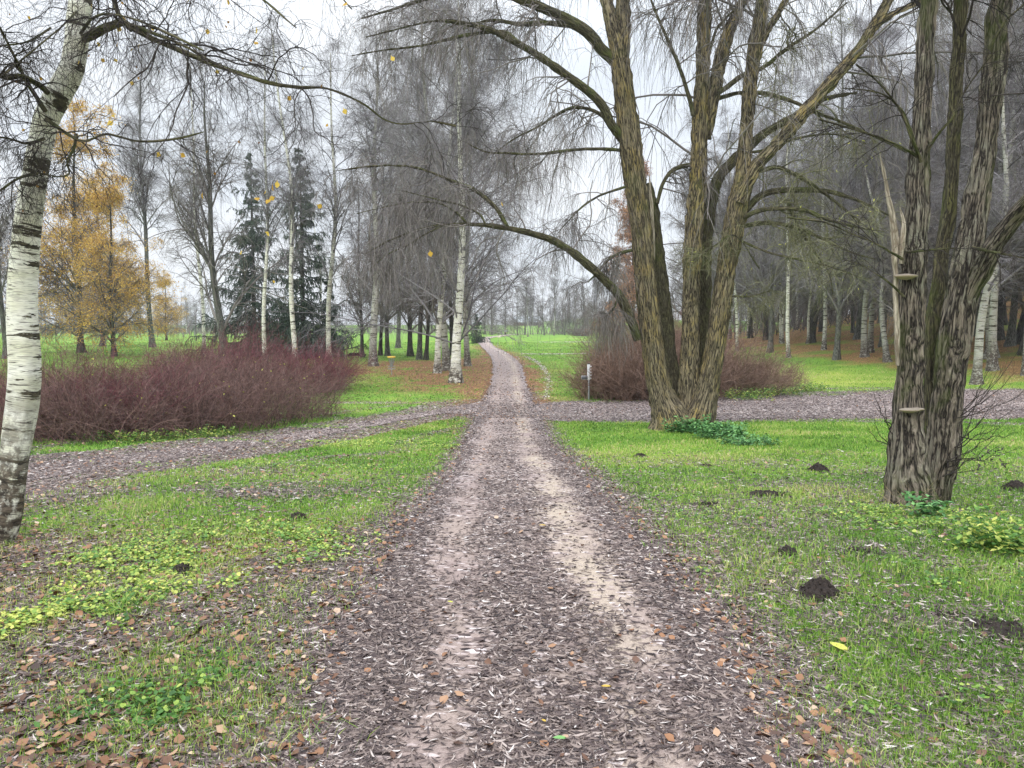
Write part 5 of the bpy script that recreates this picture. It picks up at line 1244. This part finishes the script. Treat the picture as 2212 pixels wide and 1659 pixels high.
# molehills
def molehill(vx, vy, w, h, label, flatn=1.0):
    p = P(vx, vy); r = w/2/FV*p[1]; S, K = 56, 20
    th = np.arange(S)/S*2*PI; ph = rng.uniform(0, 50)
    rad = r*(1 + .3*vnoise(np.cos(th)*1.3, np.sin(th)*1.3, ph, 95))
    V = []
    for i in range(K):
        q = i/(K-1); x = np.cos(th)*rad*q; y = np.sin(th)*rad*q*.9
        z = H(p[0]+x, p[1]+y) - p[2] + h*(1-q**1.6)*flatn + .012
        z = z + (1-q)**.4*(.45*h*np.abs(vnoise(x*22, y*22, ph, 96)) + .25*h*vnoise(x*60, y*60, ph, 97)) - .03*(q > .97)
        V.append(np.stack([x, y, z], 1))
    V = np.concatenate(V); a = (np.arange(K-1)*S)[:, None]; j = np.arange(S)[None]; j2 = (j+1) % S
    F = np.stack([a+j, a+S+j, a+S+j2, a+j2], -1).reshape(-1, 4)
    G = Geo(); G.add(V, F, rnd=np.zeros(len(V)))
    n = 90; a = rng.uniform(0, 2*PI, n); q = np.sqrt(rng.random(n))*1.12
    for x, y, qq in zip(np.cos(a)*r*q, np.sin(a)*r*q*.9, q):   # crumbs of soil
        s = rng.uniform(.006, .022)*(r/.25)**.5; c = np.array([x, y, float(H(p[0]+x, p[1]+y))-p[2] + h*max(0, 1-qq**1.6)*flatn+.015+s*.3])
        o = np.array([(1, 0, 0), (-1, 0, 0), (0, 1, 0), (0, -1, 0), (0, 0, 1), (0, 0, -1)])*s*rng.uniform(.6, 1.3, (6, 1)) + c
        G.add(o, None, [(0, 2, 4), (2, 1, 4), (1, 3, 4), (3, 0, 4), (2, 0, 5), (1, 2, 5), (3, 1, 5), (0, 3, 5)], rnd=np.zeros(6))
    o = G.obj('molehill', M['soil'], None, smooth=False); o.location = tuple(p)
    return tag(o, label, 'molehill', 'molehills in the lawn')
for a in [(1383, 987, 30, .05, 'small molehill straight in front of the three stemmed willow', 1), (1767, 1019, 46, .10, 'dark molehill midway between the two big willows', 1), (1655, 1072, 100, .05, 'wide flat spread of soil midway between the path and the double willow', .8),
          (1530, 1094, 60, .03, 'thin flat molehill nearest the path edge, beyond the wide spread one', .8), (1700, 1203, 52, .06, 'brownish round molehill just above the biggest one', 1), (1855, 1199, 95, .03, 'flat worn soil patch right of the brownish molehill', .5),
          (1768, 1290, 92, .085, 'biggest crumbly molehill on the lawn right of the footpath', 1), (2165, 1368, 150, .05, 'broad dark soil patch with willow leaves at the outer lawn', .5), (2045, 1338, 55, .02, 'small flat soil patch beside the broad dark one', .5),
          (2190, 1060, 52, .10, 'dark molehill at the outer edge beyond the shoots of the double willow', 1), (642, 1122, 44, .04, 'small molehill in the leaf litter left of the footpath', 1), (395, 1240, 60, .05, 'dark molehill among the yellow green herbs', 1), (1885, 1132, 40, .02, 'little soil spot in the grass before the double willow', .6), (1525, 1007, 24, .02, 'tiny soil spot beyond the thin flat molehill', .8)]:
    molehill(*a)
# lines of pale leaves blown along the meadow, and single bright leaves on the path
lx, ly = [], []
for line, n, sg in [([(1135, 771), (1160, 784), (1176, 802), (1184, 823), (1183, 850), (1174, 866)], 700, .13), ([(1129, 766), (1180, 766.5), (1243, 766), (1330, 765)], 700, .25), ([(1170, 740.5), (1230, 740), (1295, 740), (1400, 739)], 700, .4), ([(1060, 757), (1100, 770), (1120, 790)], 120, .3)]:
    c = catmull(np.array([P(*q)[:2] for q in line]), 200); k = rng.integers(0, 200, n)
    dd = c[k] + rng.normal(0, sg, (n, 2)); lx.append(dd[:, 0]); ly.append(dd[:, 1])
lx, ly = np.concatenate(lx), np.concatenate(ly); n = len(lx); Lw = rng.uniform(.05, .10, n)*np.clip(ly/40, 1, 2.4)
V, F, R_ = leafquads(lx, ly, H(lx, ly)+.05, Lw, Lw*.5, rng.uniform(.72, .98, n), .4, .15, .01)
tag(mesh_obj('fallen_meadow_leaves', V, F, None, M['litter'], attrs={'rnd': R_}, smooth=False), 'pale lines of wind blown leaves across the bright meadow', 'fallen leaves', kind='stuff')
for vx, vy, s, lb, mt in [(1310, 1507, .05, 'small bright yellow leaf lying on the gravel path right of its middle', 'yellow'), (1172, 1147, .07, 'yellow willow leaf lying alone on the middle of the path', 'yellow'), (1812, 1419, .13, 'large pale green leaf resting on the grass below the biggest molehill', 'yelgreen'), (680, 1297, .05, 'yellow leaf at the left edge of the path litter', 'yelgreen'), (1210, 1622, .06, 'green leaf on the path at the very front', 'nettle'), (1175, 1580, .03, 'tiny yellow leaf on the path near the front', 'yellow'), (973, 1318, .045, 'pale yellow leaf on the left wheel track', 'yelgreen')]:
    p = P(vx, vy); rot = rng.uniform(0, 3)
    o = np.array([(0, .5, .02), (.16, .32, .04), (.25, .05, .06), (.18, -.25, .05), (0, -.45, .02), (-.18, -.25, .06), (-.25, .05, .08), (-.16, .32, .05), (0, 0, 0.01), (0, -.62, .05)])*s
    ca, sa = math.cos(rot), math.sin(rot); o = o @ np.array([[ca, sa, 0], [-sa, ca, 0], [0, 0, 1]])
    G = Geo(); G.add(o, None, [(8, i, (i+1) % 8) for i in range(8)] + [(4, 5, 9)], rnd=np.full(10, .8))
    ob = G.obj('fallen_leaf', M[mt], None, smooth=False); ob.location = (p[0], p[1], p[2]+.045); tag(ob, lb, 'leaf')

# walking person, seen from behind
p = P(1092, 726); hh = 1.74
PR = empty('person', p, 'person in grey jacket and dark trousers walking away on the far path', 'person')
PR.scale = (1, 1, 1)
def skin(name, verts, edges_, radii, mat, parent, sub=1):
    me = bpy.data.meshes.new(name); me.from_pydata(verts, edges_, []); o = bpy.data.objects.new(name, me); C.objects.link(o); o.parent = parent
    m = o.modifiers.new('skin', 'SKIN'); s = me.skin_vertices[0].data
    for i, r in enumerate(radii): s[i].radius = r if isinstance(r, tuple) else (r, r)
    s[0].use_root = True
    o.modifiers.new('sub', 'SUBSURF').render_levels = sub; me.materials.append(mat); return o
M['skin'] = flat('skin_tone', (.50, .30, .22)); M['jacket'] = flat('blue_grey_jacket', (.20, .26, .32)); M['trousers'] = flat('dark_trousers', (.02, .02, .025)); M['cap'] = flat('dark_cap', (.03, .03, .04))
vb = [(0, 0, .95), (0, 0, 1.15), (0, 0, 1.38), (0, 0, 1.50), (0, 0, 1.58), (0, .01, 1.66), (-.19, 0, 1.40), (-.25, .03, 1.14), (-.23, .12, .92), (-.23, .14, .85), (.19, 0, 1.40), (.25, -.03, 1.14), (.25, .03, .92), (.25, .05, .85),
      (-.10, 0, .88), (-.11, .10, .50), (-.11, .02, .10), (-.11, .13, .05), (.10, 0, .88), (.11, -.08, .50), (.11, -.24, .14), (.11, -.12, .06)]
eb = [(0, 1), (1, 2), (2, 3), (3, 4), (4, 5), (2, 6), (6, 7), (7, 8), (8, 9), (2, 10), (10, 11), (11, 12), (12, 13), (0, 14), (14, 15), (15, 16), (16, 17), (0, 18), (18, 19), (19, 20), (20, 21)]
rb_ = [.14, .14, .15, .06, .085, .08, .07, .05, .035, .035, .07, .05, .035, .035, .09, .065, .045, .04, .09, .065, .045, .04]
body = skin('body', vb, eb, rb_, M['skin'], PR, 2)
skin('jacket', [(0, 0, .90), (0, 0, 1.15), (0, 0, 1.40), (0, 0, 1.48), (-.20, 0, 1.41), (-.26, .03, 1.14), (-.24, .11, .94), (.20, 0, 1.41), (.26, -.03, 1.14), (.26, .03, .94)], [(0, 1), (1, 2), (2, 3), (2, 4), (4, 5), (5, 6), (2, 7), (7, 8), (8, 9)], [(.19, .14), (.18, .14), (.19, .15), .08, .085, .065, .05, .085, .065, .05], M['jacket'], PR, 2)
skin('trousers', [(0, 0, .93), (-.10, 0, .86), (-.11, .10, .50), (-.11, .03, .13), (.10, 0, .86), (.11, -.08, .50), (.11, -.22, .17)], [(0, 1), (1, 2), (2, 3), (0, 4), (4, 5), (5, 6)], [(.17, .13), .11, .08, .06, .11, .08, .06], M['trousers'], PR, 2)
skin('shoe', [(-.11, -.02, .05), (-.11, .10, .045), (-.11, .18, .04)], [(0, 1), (1, 2)], [.055, .05, .035], M['cap'], PR, 2)
skin('shoe', [(.11, -.24, .08), (.11, -.14, .05), (.11, -.05, .04)], [(0, 1), (1, 2)], [.055, .05, .035], M['cap'], PR, 2)
skin('cap', [(0, 0, 1.66), (0, .01, 1.72), (0, .12, 1.69)], [(0, 1), (1, 2)], [.10, .09, .05], M['cap'], PR, 2)

# ------------------------------------------------------------------ light, sky, camera
if HAZE:
    G = Geo(); G.add([(-1400, -50, -6), (1400, -50, -6), (1400, 2300, -6), (-1400, 2300, -6), (-1400, -50, 60), (1400, -50, 60), (1400, 2300, 60), (-1400, 2300, 60)], [(0, 3, 2, 1), (4, 5, 6, 7), (0, 1, 5, 4), (1, 2, 6, 5), (2, 3, 7, 6), (3, 0, 4, 7)])
    hm = bpy.data.materials.new('pale_air'); hm.use_nodes = True; ht = hm.node_tree; ht.nodes.remove(ht.nodes['Principled BSDF'])
    pv = ht.nodes.new('ShaderNodeVolumePrincipled'); pv.inputs['Color'].default_value = (.92, .94, .98, 1); pv.inputs['Density'].default_value = HAZE; pv.inputs['Anisotropy'].default_value = .2
    ht.links.new(pv.outputs[0], ht.nodes['Material Output'].inputs['Volume'])
    tag(G.obj('haze', hm, None, smooth=False), 'thin pale autumn haze over the park', 'haze', kind='stuff')
SUN_E, SUN_A = math.radians(38), math.radians(200)
w = bpy.data.worlds.new('World'); bpy.context.scene.world = w; w.use_nodes = True; nt = w.node_tree
bg = nt.nodes['Background']
sky = nt.nodes.new('ShaderNodeTexSky'); sky.sky_type = 'NISHITA'; sky.sun_disc = False; sky.sun_elevation = SUN_E; sky.sun_rotation = SUN_A; sky.air_density = 1.; sky.dust_density = 3.
tc = nt.nodes.new('ShaderNodeTexCoord'); sep = nt.nodes.new('ShaderNodeSeparateXYZ'); nt.links.new(tc.outputs['Generated'], sep.inputs[0])
# overcast: brighter toward the zenith, soft cloud texture
el = nt.nodes.new('ShaderNodeMapRange'); el.inputs[1].default_value = .30; el.inputs[2].default_value = 1.; el.inputs[3].default_value = 1.; el.inputs[4].default_value = 3.4; nt.links.new(sep.outputs[2], el.inputs[0])
mp = nt.nodes.new('ShaderNodeMapping'); mp.inputs['Scale'].default_value = (1.4, 1.4, 3.5); nt.links.new(tc.outputs['Generated'], mp.inputs['Vector'])
cn = nt.nodes.new('ShaderNodeTexNoise'); cn.inputs['Scale'].default_value = 2.2; cn.inputs['Detail'].default_value = 5; nt.links.new(mp.outputs[0], cn.inputs['Vector'])
cr = nt.nodes.new('ShaderNodeValToRGB'); cr.color_ramp.elements[0].position = .35; cr.color_ramp.elements[0].color = (6.6, 7.1, 7.8, 1); cr.color_ramp.elements[1].position = .62; cr.color_ramp.elements[1].color = (7.7, 7.95, 8.3, 1)
nt.links.new(cn.outputs['Fac'], cr.inputs['Fac'])
ml = nt.nodes.new('ShaderNodeVectorMath'); ml.operation = 'SCALE'; nt.links.new(cr.outputs['Color'], ml.inputs[0]); nt.links.new(el.outputs[0], ml.inputs['Scale'])
mx = nt.nodes.new('ShaderNodeMix'); mx.data_type = 'RGBA'; mx.inputs[0].default_value = .93
nt.links.new(sky.outputs['Color'], mx.inputs[6]); nt.links.new(ml.outputs[0], mx.inputs[7]); nt.links.new(mx.outputs[2], bg.inputs['Color'])
bg.inputs['Strength'].default_value = .10
sd = bpy.data.lights.new('sun', 'SUN'); sd.energy = 1.2; sd.angle = math.radians(35); sd.color = (1, .97, .92)
so = bpy.data.objects.new('sun', sd); C.objects.link(so)
so.rotation_euler = (math.radians(90)-SUN_E, 0, PI - SUN_A)
cam = bpy.data.cameras.new('camera'); co = bpy.data.objects.new('camera', cam); C.objects.link(co)
cam.sensor_width = 36; cam.lens = FV/2212*36; cam.clip_end = 6000; cam.clip_start = .05
co.location = (0, 0, CAMH); co.rotation_euler = (PI/2 - PITCH, 0, 0)
sc = bpy.context.scene; sc.camera = co
sc.view_settings.view_transform = 'Standard'; sc.view_settings.look = 'None'; sc.view_settings.exposure = 0.5; sc.view_settings.gamma = 1
sc.cycles.max_bounces = 4; sc.cycles.diffuse_bounces = 2; sc.cycles.glossy_bounces = 1; sc.cycles.transmission_bounces = 2; sc.cycles.volume_bounces = 0
sc.cycles.use_adaptive_sampling = True
print('done', time.time()-T0)
